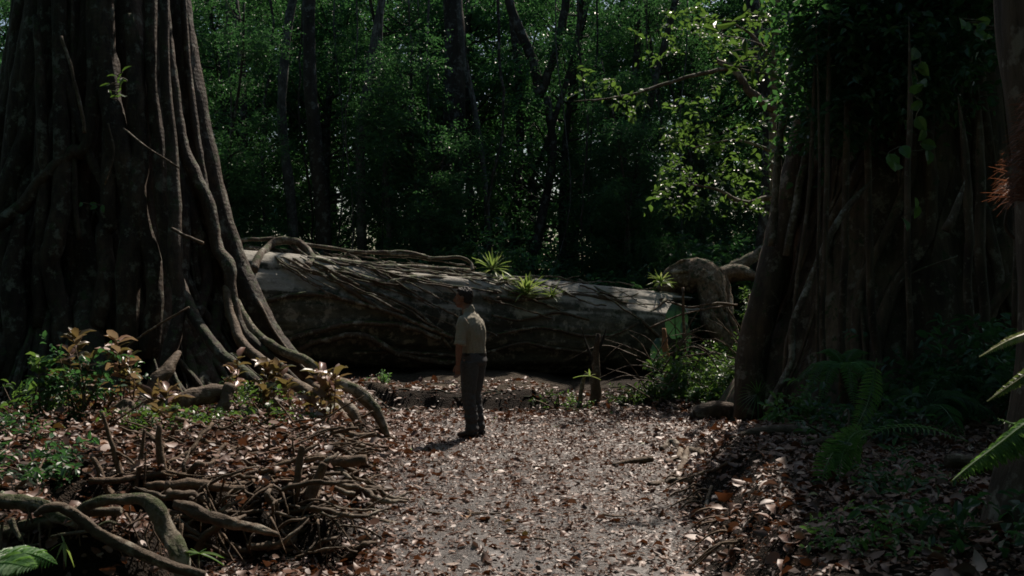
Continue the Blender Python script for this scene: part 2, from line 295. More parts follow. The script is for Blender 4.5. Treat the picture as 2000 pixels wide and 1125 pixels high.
# ------------------------------------------------------------ the fallen giant log
LA = np.array([[-10, 15.9, 1.75, 1.2], [-7.5, 16.7, 1.55, 1.12], [-4.68, 17.5, 1.4, 1.05], [-2.2, 18.3, 1.22, .99], [0, 19, 1.06, .92], [1.7, 19.7, .96, .87], [3.1, 20.25, .88, .8]])
def logaxis(x): return [float(np.interp(x, LA[:, 0], LA[:, k])) for k in (1, 2, 3)]
def onlog(px, py, lift=0):
    d = 12.0
    while d < 21.5:
        p = W(px, py, d); cy, cz, r = logaxis(p[0])
        if math.hypot((p[1]-cy)*.93, p[2]-cz) < r+.02: return W(px, py, d-lift)
        d += .02
    p = W(px, py, 19); cy, cz, r = logaxis(p[0]); return W(px, py, cy-.1)
lg = empty('fallen_tree', (-2, 18.3, 0), 'giant pale fallen tree trunk lying across the clearing behind the man', 'fallen tree')
q = cm(LA, 26); P, R = q[:, :3], q[:, 3]; T = np.gradient(P, axis=0); T /= np.linalg.norm(T, axis=1)[:, None]
U = np.cross([0, 0, 1.0], T); U /= np.linalg.norm(U, axis=1)[:, None]; V = np.cross(T, U); n = 150; a = np.linspace(0, 2*PI, n, endpoint=False)
L = np.concatenate([[0], np.cumsum(np.linalg.norm(np.diff(P, axis=0), axis=1))])[:, None]
rr = R[:, None]*(1+.05*nz(np.cos(a)[None]*2, np.sin(a)[None]*2, L*.35, 1.3)+.03*nz(np.cos(a)[None]*6, np.sin(a)[None]*6, L*.6, 1.7, 1)+.012*nz(np.cos(a)[None]*16, np.sin(a)[None]*16, L*1.2, 2, 2)-.035*np.abs(np.sin(a*3+.5*np.sin(L*.5)))**8)
end = ss((L-L[-1]+.5)/.5); rr = rr*(1+.06*end*(nz(np.cos(a)[None]*4, np.sin(a)[None]*4, 0, 2)))
Pj = P[:, None]+T[:, None]*(end*.55*nz(np.cos(a)[None]*6, np.sin(a)[None]*6, 0, 2.6, 2))[..., None]
VV = Pj+U[:, None]*(rr*np.cos(a))[..., None]+V[:, None]*(rr*np.sin(a))[..., None]; mr = len(P)
inner = P[-1]-T[-1]*.9+U[-1]*(R[-1]*.5*np.cos(a))[:, None]+V[-1]*(R[-1]*.5*np.sin(a))[:, None]
rim = VV[-1]*.86+P[-1]*.14-T[-1]*.1; VV = np.concatenate([VV, rim[None], inner[None]])
i = np.arange(mr+1)[:, None]*n; j = np.arange(n)[None]; k = (j+1) % n
mb = MB(); mb.add(VV.reshape(-1, 3), np.stack([i+k, i+j, i+n+j, i+n+k], -1).reshape(-1, 4))
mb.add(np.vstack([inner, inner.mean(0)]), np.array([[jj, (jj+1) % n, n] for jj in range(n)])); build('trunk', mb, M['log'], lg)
t = M['log'].node_tree; b = next(v for v in t.nodes if v.type == 'BSDF_PRINCIPLED'); old = b.inputs['Base Color'].links[0].from_socket      # sunlit top painted in: paler colour where the surface faces up
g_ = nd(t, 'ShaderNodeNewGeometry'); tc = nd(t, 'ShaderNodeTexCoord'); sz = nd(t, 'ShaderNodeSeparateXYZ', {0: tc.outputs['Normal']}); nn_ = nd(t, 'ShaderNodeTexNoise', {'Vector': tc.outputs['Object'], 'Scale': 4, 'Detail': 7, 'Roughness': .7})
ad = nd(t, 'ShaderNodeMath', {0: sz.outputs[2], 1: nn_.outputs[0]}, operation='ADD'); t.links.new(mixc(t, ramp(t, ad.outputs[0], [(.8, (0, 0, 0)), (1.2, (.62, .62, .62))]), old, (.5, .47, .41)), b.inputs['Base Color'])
# the broken limbs beyond its end
def pxl(L3): return [W(*p) for p in L3]
LP_ = [(1290, 570, 20.6), (1320, 545, 20.6), (1356, 537, 20.5), (1386, 548, 20.3), (1396, 580, 20.1), (1402, 620, 19.9), (1425, 665, 19.6), (1440, 720, 19.3)]; LR_ = [.2, .29, .33, .31, .27, .29, .2, .12]; mb = MB(); tube(mb, pxl(LP_), LR_, 26, 12, .2, 3, kn=.12)
for k in range(26):
    a = k*2.4; C_ = np.array(pxl(LP_)); T_ = np.gradient(C_, axis=0); T_ /= np.linalg.norm(T_, axis=1)[:, None]; S_ = np.cross(T_, [0, 1.0, 0]); S_ /= np.linalg.norm(S_, axis=1)[:, None]; aa = a+.5*np.sin(np.arange(8)*.9+k)
    i0_ = k % 3; i1_ = 8-(k*5 % 3); rr_ = np.array(LR_)*rnd.uniform(.93, 1.02); tube(mb, (C_+S_*(np.cos(aa)*rr_)[:, None]+np.cross(T_, S_)*(np.sin(aa)*rr_)[:, None])[i0_:i1_], [.012]+[rnd.uniform(.02, .05)]*(i1_-i0_-2)+[.01], 6, 6, .3, k, kn=.6)
build('limb', mb, M['pale'], lg)
mb = MB(); tube(mb, pxl([(1395, 548, 20.9), (1425, 534, 20.9), (1452, 533, 20.8), (1478, 542, 20.6)]), [.22, .19, .16, .07], 12, 6, .1, 4); build('limb', mb, M['pale'], lg)
mb = MB(); tube(mb, pxl([(1410, 540, 21.2), (1440, 520, 21.2), (1475, 500, 21.2), (1505, 470, 21.2), (1530, 430, 21.2), (1545, 380, 21)]), [.16, .15, .13, .11, .1, .06], 10, 6, .1, 5, kn=.3); build('limb', mb, M['mossroot'], lg)
# roots and vines draped over it
def vine(path, r, label, name='woody_vine', cat='vine', group='vines draped over the fallen trunk', mat='vine', sd=0, kn=.5, n=7):
    mb = MB(); tube(mb, path, r, n, 5, .15, sd, kn=kn); o = build(name, mb, M[mat]); return tag(o, label, cat, group)
DV = [([(478, 485), (560, 492), (640, 507), (740, 520), (840, 524), (918, 530)], .05, 'long straight vine running along the top of the fallen trunk'),
 ([(470, 470), (530, 466), (600, 478), (680, 490), (760, 495), (830, 500)], .035, 'thin upper vine lying along the skyline of the fallen trunk'),
 ([(497, 530), (505, 500), (530, 476), (560, 470), (590, 480), (612, 505), (600, 520)], .075, 'thick looping vine arching up beside the left fig tree'),
 ([(600, 505), (650, 515), (690, 535), (740, 552), (800, 545), (860, 544), (935, 548)], .055, 'sagging thick vine crossing the upper side of the fallen trunk'),
 ([(720, 494), (790, 492), (850, 504), (900, 503), (920, 515), (925, 530)], .032, 'short vine hooking down near the middle bromeliad'),
 ([(570, 480), (630, 525), (680, 565), (740, 600), (800, 625), (850, 645), (885, 660)], .04, 'dark diagonal vine slanting down behind the man'),
 ([(610, 490), (660, 530), (700, 560), (760, 580), (830, 620), (880, 680)], .03, 'thin diagonal vine crossing above the dark one'),
 ([(560, 665), (620, 645), (680, 634), (740, 632), (800, 640), (860, 660)], .05, 'pale root bowing along the shaded side of the fallen trunk'),
 ([(575, 690), (620, 668), (690, 655), (730, 665), (780, 690), (840, 704), (900, 706)], .06, 'lichen spotted root curving low on the shaded side of the fallen trunk'),
 ([(690, 690), (760, 688), (830, 690), (900, 695)], .03, 'thin root along the foot of the fallen trunk'),
 ([(520, 590), (580, 575), (660, 580), (730, 600), (790, 605)], .04, 'dark root ridge across the left part of the fallen trunk'),
 ([(945, 580), (1040, 585), (1120, 575), (1170, 580), (1225, 590)], .04, 'vine running behind the right bromeliad to the broken end'),
 ([(1130, 548), (1170, 566), (1200, 582), (1250, 625), (1290, 660)], .035, 'dark vine hanging over the broken end of the fallen trunk'),
 ([(955, 655), (1060, 640), (1140, 655), (1210, 650), (1270, 610), (1300, 585)], .03, 'thin loop of vine swinging low at the broken end'),
 ([(950, 690), (1020, 670), (1080, 680), (1160, 690)], .03, 'thin root on the shaded lower side right of the man'),
 ([(960, 615), (1020, 625), (1090, 610), (1150, 625)], .025, 'faint root on the shaded side right of the man')]
for k, (pp, r, lab) in enumerate(DV):
    vine([onlog(a, b, r*.8) for a, b in pp], r, lab, sd=k, kn=.35)
for k in range(58):
    if k < 40:
        x0 = rnd.uniform(480, 820); y0 = 487+(x0-480)*.09; L_ = rnd.uniform(80, 300); dy = rnd.uniform(.02, .65)*L_
    else: x0 = rnd.uniform(830, 1200); y0 = 525+(x0-830)*.13; L_ = rnd.uniform(60, 200); dy = rnd.uniform(.0, .5)*L_
    pp = [(x0+L_*t, min(710, y0+dy*t+10*math.sin(3*t+k))) for t in (0, .25, .5, .75, 1)]
    vine([onlog(a, b, rnd.uniform(.0, .16)) for a, b in pp], rnd.uniform(.006, .022), 'thin tangled creeper stem lying over the fallen trunk', 'creeper_stem', 'vine', 'thin creeper stems on the fallen trunk', sd=k, kn=.9, n=5)

# ------------------------------------------------------------ bromeliads on the log
def strap(mb, p, d, L, w, droop, tone, segs=6):
    d = np.asarray(d, float); d /= np.linalg.norm(d); s = np.cross(d, [0, 0, 1.0]); s /= np.linalg.norm(s)+1e-6; v = []
    for i in range(segs+1):
        t = i/segs; c = p+d*L*t-np.array([0, 0, droop*L*t*t]); ww = w*(1-t**2.2)*(.6+.4*min(1, t*4)); v += [c-s*ww/2+[0, 0, w*.18], c, c+s*ww/2+[0, 0, w*.18]]
    mb.add(v, [f for i in range(segs) for f in ([3*i, 3*i+3, 3*i+4, 3*i+1], [3*i+1, 3*i+4, 3*i+5, 3*i+2])], tone)
def bromeliad(p, size, n, label, seed, mat='brom', name='bromeliad', group='bromeliads growing on the fallen trunk'):
    r = random.Random(seed); mb = MB()
    for k in range(n):
        a = k*2.4+r.uniform(-.3, .3); el = r.uniform(.1, 1.35); L_ = size*r.uniform(.6, 1.15)
        strap(mb, np.array(p)+[0, 0, .02], (math.cos(a)*math.cos(el), math.sin(a)*math.cos(el), math.sin(el)), L_, size*.1, r.uniform(.1, .6), r.uniform(0, 1)**1.5)
    return tag(build(name, mb, M[mat]), label, 'plant', group)
bromeliad(onlog(962, 530, .05), .5, 44, 'spiky bromeliad on the top ridge just right of the vine hook', 1)
bromeliad(onlog(1028, 578, .12), .66, 52, 'largest bright bromeliad on the sunlit side right of the man', 2)
bromeliad(onlog(1078, 583, .08), .38, 26, 'small bromeliad with dried tan leaves beside the largest one', 3)
bromeliad(onlog(1290, 556, .05), .42, 34, 'dense bromeliad tuft at the broken right end of the fallen trunk', 4)
bromeliad(onlog(985, 548, .05), .26, 18, 'little bromeliad tuft between the two larger ones', 5)

# ------------------------------------------------------------ the strangler figs
def core(mb, prof, n=120, flute=14, amp=.12, seed=0, z1=None, rings=70):
    """prof: rows of z, cx, cy, r"""
    prof = np.array(prof); zz = np.linspace(prof[0, 0], prof[-1, 0] if z1 is None else z1, rings)[:, None]
    cx, cy, r = [np.interp(zz[:, 0], prof[:, 0], prof[:, k])[:, None] for k in (1, 2, 3)]
    a = np.linspace(0, 2*PI, n, endpoint=False)[None]; aa = a+.22*nz(zz*.5, seed, 0, 1.2)
    fl = np.abs(np.sin(aa*flute/2+1.2*nz(np.cos(a)*1.5, np.sin(a)*1.5, zz*.25, 1, 2)))
    rr = r*(1-amp+amp*1.6*fl**.7+.05*nz(np.cos(a)*4, np.sin(a)*4, zz*.8, 1.5, 1)+amp*1.3*np.exp(-zz/.7)*nz(np.cos(a)*3, np.sin(a)*3, 0, 1.5, 3))
    V = np.stack([cx+rr*np.cos(a), cy+rr*np.sin(a), zz+0*a], -1).reshape(-1, 3); i = np.arange(rings-1)[:, None]*n; j = np.arange(n)[None]; k = (j+1) % n
    mb.add(V, np.stack([i+j, i+k, i+n+k, i+n+j], -1).reshape(-1, 4))
PL = [(-.2, -5.4, 13.9, 2.1), (.6, -5.5, 13.9, 1.85), (1.5, -5.55, 13.9, 1.65), (2.5, -5.62, 13.8, 1.38), (4, -5.62, 13.7, 1.1), (6, -5.6, 13.7, .9), (9, -5.5, 13.7, .8), (13, -5.2, 13.7, .6)]
figL = empty('strangler_fig', (-5.5, 13.8, 0), 'huge fluted strangler fig with a sunlit buttress edge, left of the clearing', 'fig tree')
mb = MB(); core(mb, PL, 160, 22, .14, 1)
pr = np.array(PL)
def strands(mb, prof, N, seed, r0, a0, a1, ztop=8, flare=1.0):
    r = np.random.default_rng(seed); prof = np.array(prof)
    for s in range(N):
        th = a0+(a1-a0)*(s+r.uniform(.1, .9))/N; rad = r0*r.uniform(.5, 1.25); pts = []; rs = []; k = r.uniform(.5, 1.4); out_ = r.uniform(.3, 1.2)*flare; ph = r.uniform(0, 9); dr_ = r.normal()*.035
        for z in np.concatenate([[ztop], np.arange(ztop-.8, 1.0, -.7), [.75, .5, .3, .1, -.1]]):
            cx, cy, R = [np.interp(z, prof[:, 0], prof[:, c]) for c in (1, 2, 3)]
            t = th+dr_*(z-2)+.13*math.sin(z*k+ph)+.07*math.sin(z*2.3*k+ph*2); fl = out_*max(0, 1.1-z)**1.7*.55
            q = R*1.0+rad*.25+fl+.05*math.sin(z*1.7+ph); pts.append((cx+q*math.cos(t), cy+q*math.sin(t), z+(gz(cx+q*math.cos(t), cy+q*math.sin(t))*.9 if z < .8 else gz(cx, cy)*.5)))
            rs.append(rad*(.9-.12*max(0, 1.2-z))*(.7+.3*math.sin(z*1.1+ph)**2))
        tube(mb, pts, rs, 10, 3, .1, s+seed, kn=.12)
strands(mb, PL, 40, 3, .18, -PI*1.08, PI*.12, flare=.7); strands(mb, PL, 44, 9, .06, -PI*1.0, PI*.05, flare=1.1); strands(mb, PL, 40, 12, .03, -PI*1.0, PI*.05, flare=1.6)
build('trunk', mb, M['fig'], figL)
def froot(root, path, r, mat='fig', n=12, kn=.15, name='root', sd=0, flat=1, lab=None, side=None, sub=5):
    P_ = pxl(path); r = list(r) if np.ndim(r) else [r]*len(path)
    if name == 'root':
        r = [v*.78 for v in r]
        if path[-1][1] > 700: r[-1] *= .5; P_[-1] = P_[-1]+[.05, 0, -.12]
    mb = MB(); tube(mb, P_, r, n, sub, .16, sd, kn=kn*1.3, flat=flat, side=side); o = build(name, mb, M[mat], root)
    if lab: o['label'] = lab
    return o
froot(figL, [(330, -160, 13.6), (346, 20, 13.5), (368, 150, 13.45), (392, 290, 13.4), (418, 400, 13.35), (452, 500, 13.25), (492, 590, 13.1), (535, 665, 12.95), (585, 715, 12.8), (640, 745, 12.7)],
      [.16, .17, .18, .19, .19, .18, .16, .13, .1, .05], name='buttress', lab='tall smooth buttress with sunlit outer edge', n=16, kn=.05, sd=2)
froot(figL, [(425, 420, 13.6), (450, 510, 13.5), (475, 600, 13.4), (500, 680, 13.3), (520, 740, 13.2)], [.15, .24, .3, .36, .42], sd=8, kn=.03)
froot(figL, [(318, -60, 12.7), (326, 60, 12.65), (338, 180, 12.6), (355, 280, 12.5), (382, 345, 12.4), (408, 395, 12.3), (417, 440, 12.25), (424, 485, 12.2), (446, 520, 12.1), (452, 570, 12.0), (470, 640, 11.9), (520, 695, 11.8), (590, 740, 11.6)],
      [.09, .09, .1, .1, .11, .1, .1, .1, .11, .09, .09, .09, .06], sd=3, kn=.1)
froot(figL, [(350, -120, 13.0), (366, 120, 12.9), (376, 220, 12.8), (390, 300, 12.7), (397, 350, 12.6), (404, 395, 12.5)], [.05, .06, .07, .07, .06, .05], sd=4)
froot(figL, [(292, -120, 12.5), (294, 60, 12.4), (300, 200, 12.3), (312, 320, 12.2), (322, 430, 12.1), (335, 520, 12.0), (365, 590, 11.8), (400, 650, 11.5), (440, 700, 11.2), (500, 745, 11.0), (560, 790, 10.7)], [.1, .1, .1, .12, .13, .12, .1, .09, .09, .08, .06], sd=5)
froot(figL, [(462, 590, 12.2), (490, 640, 12.0), (540, 680, 11.8), (600, 708, 11.6), (655, 745, 11.5), (700, 765, 11.4), (735, 800, 11.35), (752, 835, 11.3)], [.06, .07, .07, .07, .075, .08, .07, .05], 'mossroot', sd=6, lab='moss covered root snaking down to the path')
froot(figL, [(445, 560, 12), (450, 620, 11.8), (480, 680, 11.5), (530, 720, 11.3), (590, 760, 11.1), (650, 800, 10.9), (690, 840, 10.8)], [.07, .07, .08, .08, .09, .1, .07], 'root', sd=7)
froot(figL, [(318, -120, 12.3), (322, 120, 12.2), (335, 300, 12.1), (340, 420, 11.9), (345, 500, 11.8), (352, 600, 11.7), (330, 690, 11.5), (300, 760, 11.2)], [.07, .08, .09, .1, .11, .1, .12, .12], sd=9)
froot(figL, [(640, 735, 12), (690, 760, 11.8), (725, 790, 11.6), (745, 830, 11.4)], [.05, .08, .08, .05], 'root', sd=10)
froot(figL, [(600, 745, 11.5), (650, 775, 11.2), (690, 805, 11.0), (700, 845, 10.9)], [.05, .07, .08, .05], 'root', sd=11)
froot(figL, [(505, 590, 12.9), (540, 655, 12.8), (575, 700, 12.7), (600, 715, 12.6)], [.03, .03, .03, .02], 'root', sd=12)
for s, (pp, r) in enumerate([([(112, 75), (135, 180), (160, 260), (190, 340), (215, 380)], .05), ([(180, 255), (140, 300), (90, 345), (30, 410), (-40, 460)], .09), ([(70, 30), (82, 200), (86, 330), (78, 500), (75, 640)], .07),
      ([(145, 300), (147, 400), (155, 470)], .035), ([(215, 380), (200, 460), (205, 540), (190, 640)], .1), ([(250, 30), (262, 140), (272, 280), (275, 420), (300, 560), (290, 700)], .11),
      ([(200, 60), (215, 200), (235, 300), (260, 420), (255, 560), (240, 700)], .13), ([(40, 420), (20, 540), (30, 650), (10, 780)], .14), ([(120, 400), (100, 520), (120, 640), (110, 760)], .12)]):
    froot(figL, [(a, b, 12.35-.45*(b/700)) for a, b in ([(pp[0][0]-5, -120)]+pp if pp[0][1] > 50 and s != 7 else pp)], [r*.5]+[r]*(len(pp)-(0 if pp[0][1] > 50 and s != 7 else 1)), sd=20+s, name='aerial_root', kn=.2)
for s, (pp, r, d) in enumerate([([(240, 250), (290, 290), (350, 328)], .012, 11.5), ([(335, 446), (365, 463), (397, 474)], .02, 11.3), ([(120, 70), (140, 140), (160, 220), (165, 260)], .02, 11.6), ([(230, 690), (300, 640), (370, 600)], .012, 11), ([(212, 240), (222, 300), (205, 360)], .01, 11.4)]):
    froot(figL, [(a, b, d) for a, b in pp], r, 'root', 6, .3, 'aerial_root', 40+s)
# right fig
PR = [(-.2, 5.35, 13.9, 2.35), (.5, 5.35, 13.9, 2.1), (1.1, 5.35, 13.85, 1.88), (2, 5.4, 13.8, 1.68), (3, 5.45, 13.8, 1.52), (4, 5.5, 13.8, 1.4), (6, 5.6, 13.8, 1.2), (9, 5.8, 13.8, 1.0), (12, 6, 13.8, .7)]
figR = empty('strangler_fig', (5.35, 13.8, 0), 'broad dark fluted fig trunk hung with leaves, right of the clearing', 'fig tree')
mb = MB(); core(mb, PR, 150, 9, .08, 4); strands(mb, PR, 11, 21, .13, -PI*1.05, PI*.1, flare=.25); strands(mb, PR, 18, 25, .035, -PI*1.05, PI*.1, flare=.3); build('trunk', mb, M['figr'], figR)
froot(figR, [(1572, 210, 13.4), (1560, 300, 13.35), (1535, 400, 13.3), (1512, 500, 13.2), (1488, 600, 13.1), (1468, 690, 13.1), (1462, 820, 13.0)], [.14, .16, .18, .19, .2, .2, .18], 'figr', 14, .04, 'buttress', 50, lab='buttress with peeling pale bark at the sunlit edge')
for s, (pp, r) in enumerate([([(1560, 30), (1545, 150), (1522, 280), (1514, 400), (1508, 480)], .05), ([(1588, 100), (1580, 250), (1560, 380), (1535, 500)], .05)]):
    froot(figR, [(a, b, 12.9) for a, b in pp], r, 'mossroot', 8, .3, 'aerial_root', 55+s)
RV = [([(1710, 345), (1672, 385), (1640, 425), (1612, 478), (1590, 530), (1565, 590), (1548, 640), (1546, 700), (1530, 740), (1495, 800)], .04, 11.4, 'stout diagonal vine leaning across the right fig trunk'),
 ([(1600, -60), (1590, 180), (1580, 380), (1566, 480), (1556, 560), (1550, 620), (1535, 680), (1532, 800)], .025, 11.5, 'thin vine just left of the stout diagonal one'),
 ([(1622, -60), (1618, 150), (1613, 440), (1609, 540), (1606, 640), (1610, 720), (1604, 790)], .03, 11.3, 'straight hanging vine in front of the fig between the diagonal vine and the fern'),
 ([(1590, -60), (1600, 250), (1597, 535), (1596, 640), (1598, 710)], .018, 11.2, 'short thin vine hanging beside the straight one'),
 ([(1662, -60), (1655, 200), (1650, 500), (1645, 620), (1640, 720)], .045, 11.6, 'thick pale hanging vine above the crown of the fern'),
 ([(1775, 30), (1778, 200), (1772, 400), (1775, 560), (1779, 705)], .035, 10.6, 'long hanging vine with big heart shaped leaves'),
 ([(1885, 350), (1870, 400), (1848, 450)], .05, 10.5, 'short pale bent branch hanging in the dark right of the fig'),
 ([(1870, 180), (1885, 300), (1893, 440), (1890, 560), (1905, 700)], .05, 11, 'dark hanging liana right of the short pale branch'),
 ([(1910, 150), (1915, 300), (1913, 450), (1922, 600), (1918, 740)], .06, 11.3, 'thick dark liana next to the right edge trees'),
 ([(1985, 350), (1965, 420), (1968, 450), (2000, 480)], .012, 6, 'thin curly vine under the dry red fronds'),
 ([(1975, 300), (1984, 480), (1982, 640)], .03, 9, 'straight liana behind the curly vine'),
 ([(1860, 690), (1905, 650), (1960, 570), (2010, 500)], .06, 11.8, 'leaning dark stem low on the right'),
 ([(1740, 590), (1770, 540), (1870, 500)], .012, 10.8, 'very thin twig crossing the fig trunk on the right'),
 ([(1690, -60), (1695, 300), (1700, 560), (1706, 640), (1716, 700), (1718, 790)], .05, 11.9, 'buttress hugging vine at the middle of the right fig')]
for k, (pp, r, d, lab) in enumerate(RV): vine([W(a, b, d) for a, b in pp], [r*.06, r*.8]+[r]*(len(pp)-2), lab, 'hanging_vine', 'vine', 'vines hanging around the right fig', 'figr' if k not in (0, 6) else 'vine', 60+k, .2)

# ------------------------------------------------------------ the forest behind
def gen_tree(seed, Hh, r0, z0, cr, ncl, ntw, lean=.6, leaf=.17):
    r = np.random.default_rng(seed); tm, cmb = MB(), MB()
    pts = np.array([[lean*math.sin(z*.25+seed)*z/Hh, lean*math.cos(z*.21+seed*2)*z/Hh, z] for z in np.linspace(-.3, Hh, 8)])
    tube(tm, pts, np.linspace(r0, r0*.35, 8)*np.array([1.3]+[1]*7), 9, 4, .1, seed)
    c = []
    for k in range(ncl):
        z = z0+(Hh-z0)*r.uniform(0, 1)**.85; w = cr*(.45+.55*math.sin(PI*min(1, (z-z0)/(Hh-z0)*.9+.08))); a = r.uniform(0, 2*PI); q = w*r.uniform(.25, 1)**.7
        t0 = np.array([np.interp(z-.6*q, pts[:, 2], pts[:, b]) for b in range(3)]); e_ = np.array([t0[0]+q*math.cos(a), t0[1]+q*math.sin(a), z])
        tube(tm, [t0, t0*.5+e_*.5+[0, 0, -.15*q], e_], [r0*.28, r0*.16, .012], 5, 4, .15, k, kn=.5)
        rad = r.uniform(.45, 1.05); B = ball(ntw, r, .1)*[rad, rad, rad*.7]; B = B[r.uniform(0, 1, ntw) > .15]
        D = B*[1, 1, .5]+r.normal(size=B.shape)*.3*rad; twigs(cmb, e_+B, D, r.uniform(.3, .6, len(B)), 6, leaf, .42, .5, T_FAR, r)
    return tm.mesh('trunk'), cmb.mesh('crown', False)
protos = [gen_tree(100+k, [13, 12, 14, 12.5, 11, 13.5][k], [.14, .2, .11, .26, .09, .16][k], [1.4, 2.2, .9, 3.0, .7, 1.2][k], [2.8, 3.2, 2.5, 3.3, 2.3, 2.7][k], [42, 44, 42, 44, 42, 44][k], [92, 62, 95, 75, 55, 88][k], [.8, .5, 1.2, .4, 1.0, .7][k], [.14, .19, .13, .17, .21, .15][k]) for k in range(6)]
for a_, b_ in protos: b_.materials.append(M['leafbg'])
protos[3][0].materials.append(M['trunk'])
def bgtree(px, d, k, rz, s, label, group='trees of the wood behind the fallen trunk', pale=False, name='rainforest_tree'):
    x = (px-1000)/F*d; root = empty(name, (x, d, gz(x, d)), label, 'tree', group); root.rotation_euler = (0, 0, rz); root.scale = (s, s, s)
    tr = bpy.data.objects.new('trunk', protos[k][0]); cr = bpy.data.objects.new('crown', protos[k][1])
    for o in (tr, cr): sc.collection.objects.link(o); o.parent = root
    if not protos[k][0].materials: protos[k][0].materials.append(M['trunk'])
    return root
LANE = [(3.5, 16, .8), (4.1, 18, 1.6), (3.8, 20.3, 2.4), (1.5, 19.8, 2.2), (-1, 18.7, 2.3), (-3, 18, 2.5)]
def inlane(x, y, h, w):
    for a_, b_, c_ in LANE:
        t = (x-a_)*math.sin(SUN_AZ)+(y-b_)*math.cos(SUN_AZ)
        if t > 0 and abs((x-a_)*math.cos(SUN_AZ)-(y-b_)*math.sin(SUN_AZ)) < w and c_+t*math.tan(SUN_EL) < h+.5: return True
NB = 'dark leafy rainforest tree crowded into the wood behind the fallen trunk'
row = 0
for d0, d1, nn, x0, x1 in ((25.5, 28, 14, -150, 2150), (29, 32, 13, -100, 2100), (33, 37, 14, -100, 2100), (38, 44, 14, -60, 2060)):
    for i in range(nn):
        px = x0+(x1-x0)*(i+rnd.uniform(.15, .85))/nn
        dd = rnd.uniform(d0, d1); ys = min(rnd.uniform(.9, 1.15), (10.2 if d0 < 28.5 else 2+(d0-19)*1.35)/13)
        while ys > .62 and inlane((px-1000)/F*dd, dd, 13*ys, 2*ys): ys *= .94
        bgtree(px, dd, rnd.randrange(6), rnd.uniform(0, 6.28), ys, NB)
# trunks one can tell apart
def bare(px0, px1, d, r, label, mat='trunk', forks=(), y1=-250, seed=0, group='bare trunks standing in the wood'):
    x = (px0-1000)/F*d; root = empty('forest_tree', (x, d, gz(x, d)), label, 'tree', group); mb = MB(); b0 = W(px0, 562, d); b0[2] = -.1; t1 = W(px1, y1, d)
    pts = [b0+(t1-b0)*t+np.array([(.18 if r > .2 else .42)*math.sin(t*(5+seed % 4)+seed), 0, 0])*t for t in np.linspace(0, 1, 7)]
    tube(mb, pts, np.linspace(r*1.15, r*.75, 7), 10, 4, .12, seed, kn=.12)
    build('trunk', mb, M[mat], root)
    for f in forks:
        mb = MB(); tube(mb, pxl([(a, b, d) for a, b in f[0]]), f[1], 8, 5, .12, seed+3, kn=.3); build('branch', mb, M[mat], root)
    return root
bare(628, 622, 23.5, .17, 'straight dark trunk standing left of centre in the wood', seed=1)
bare(705, 735, 24, .11, 'pale slender trunk bending up beside the straight dark one', 'paletrunk', seed=2)
bare(882, 878, 24.5, .3, 'thickest black trunk near the middle of the wood', seed=3)
bare(1045, 1055, 25, .13, 'forked trunk dividing into a wide V above the man', seed=4, y1=190, forks=[([(1055, 190), (1040, 120), (1000, 20), (985, -90)], .12), ([(1055, 190), (1080, 110), (1105, 20), (1120, -90)], .11), ([(1048, 330), (1095, 200), (1130, 60), (1140, -60)], .07)])
bare(1010, 990, 26, .12, 'dark leaning trunk left of the forked one', seed=5)
bare(958, 905, 24, .07, 'thin pale stem curving between the black trunk and the forked one', 'paletrunk', seed=6)
bare(575, 560, 24, .12, 'faint grey trunk left of the straight dark one', 'paletrunk', seed=7)
bare(755, 770, 23, .06, 'thin pole-like stem right of the pale slender trunk', 'paletrunk', seed=8)
bare(1215, 1330, 24, .09, 'dark slanting stem leaning right toward the treetops', seed=9)
bare(1180, 1250, 25, .1, 'dark slanting stem just left of the longer leaning one', seed=10)
bare(1480, 1500, 22, .16, 'trunk half hidden behind the left edge of the right fig', seed=11)
bare(468, 455, 25, .1, 'slim trunk close beside the left fig buttress', seed=12)
for k in range(16):
    px = [440, 520, 600, 655, 735, 812, 845, 920, 975, 1090, 1130, 1270, 1340, 1165, 790, 690][k]; d = rnd.uniform(22.5, 25)
    pp = [W(px+rnd.uniform(-14, 14)*t, y_, d) for t, y_ in ((0, -120), (1, 80), (1.5, 240), (2, 400), (1, 540))]
    vine(pp, rnd.uniform(.012, .035), 'thin liana hanging down through the wood', 'liana', 'vine', 'lianas hanging in the wood', 'trunk' if k % 3 else 'paletrunk', 80+k, .8, 5)
# low scrub closing the wood behind the log
def shrub(p, h, r, ntw, leaf, label, mat='leafmid', group=None, name='leafy_shrub', seed=0, stems=5, wd=.45, tpl=T_FAR, nl=6):
    q = np.random.default_rng(seed+500); root = empty(name, (p[0], p[1], p[2]), label, 'shrub', group); a, b_ = MB(), MB(); p = np.array(p)
    for s in range(stems):
        e_ = p+np.array([q.normal()*r*.5, q.normal()*r*.5, h*q.uniform(.6, 1)]); mid = p*.5+e_*.5+q.normal(size=3)*r*.15
        tube(a, [p+[0, 0, -.05], mid, e_], [.012+.008*h, .01, .004], 5, 4, .1, s, kn=.5)
        B = p+(e_-p)*q.uniform(.2, 1, ntw)[:, None]+q.normal(size=(ntw, 3))*[r*.35, r*.35, r*.2]; B[:, 2] = np.maximum(B[:, 2], p[2]+.04)
        twigs(b_, B, (B-p)*[1, 1, .4]+q.normal(size=B.shape)*.3, leaf*2.2, nl, leaf, wd, .7, tpl, q)
    build('stems', a, M['stick'], root); build('leaves', b_, M[mat], root, False); return root
for k in range(22):
    d = rnd.uniform(21.5, 24.5); px = 420+1150*(k+.5)/22+rnd.uniform(-20, 20); x = (px-1000)/F*d
    shrub((x, d, gz(x, d)), rnd.uniform(1.8, 3.0), 1.1, 60, .15, 'dark scrub bush behind the fallen trunk at the foot of the wood', 'leafbg', 'scrub bushes behind the fallen trunk', seed=k)

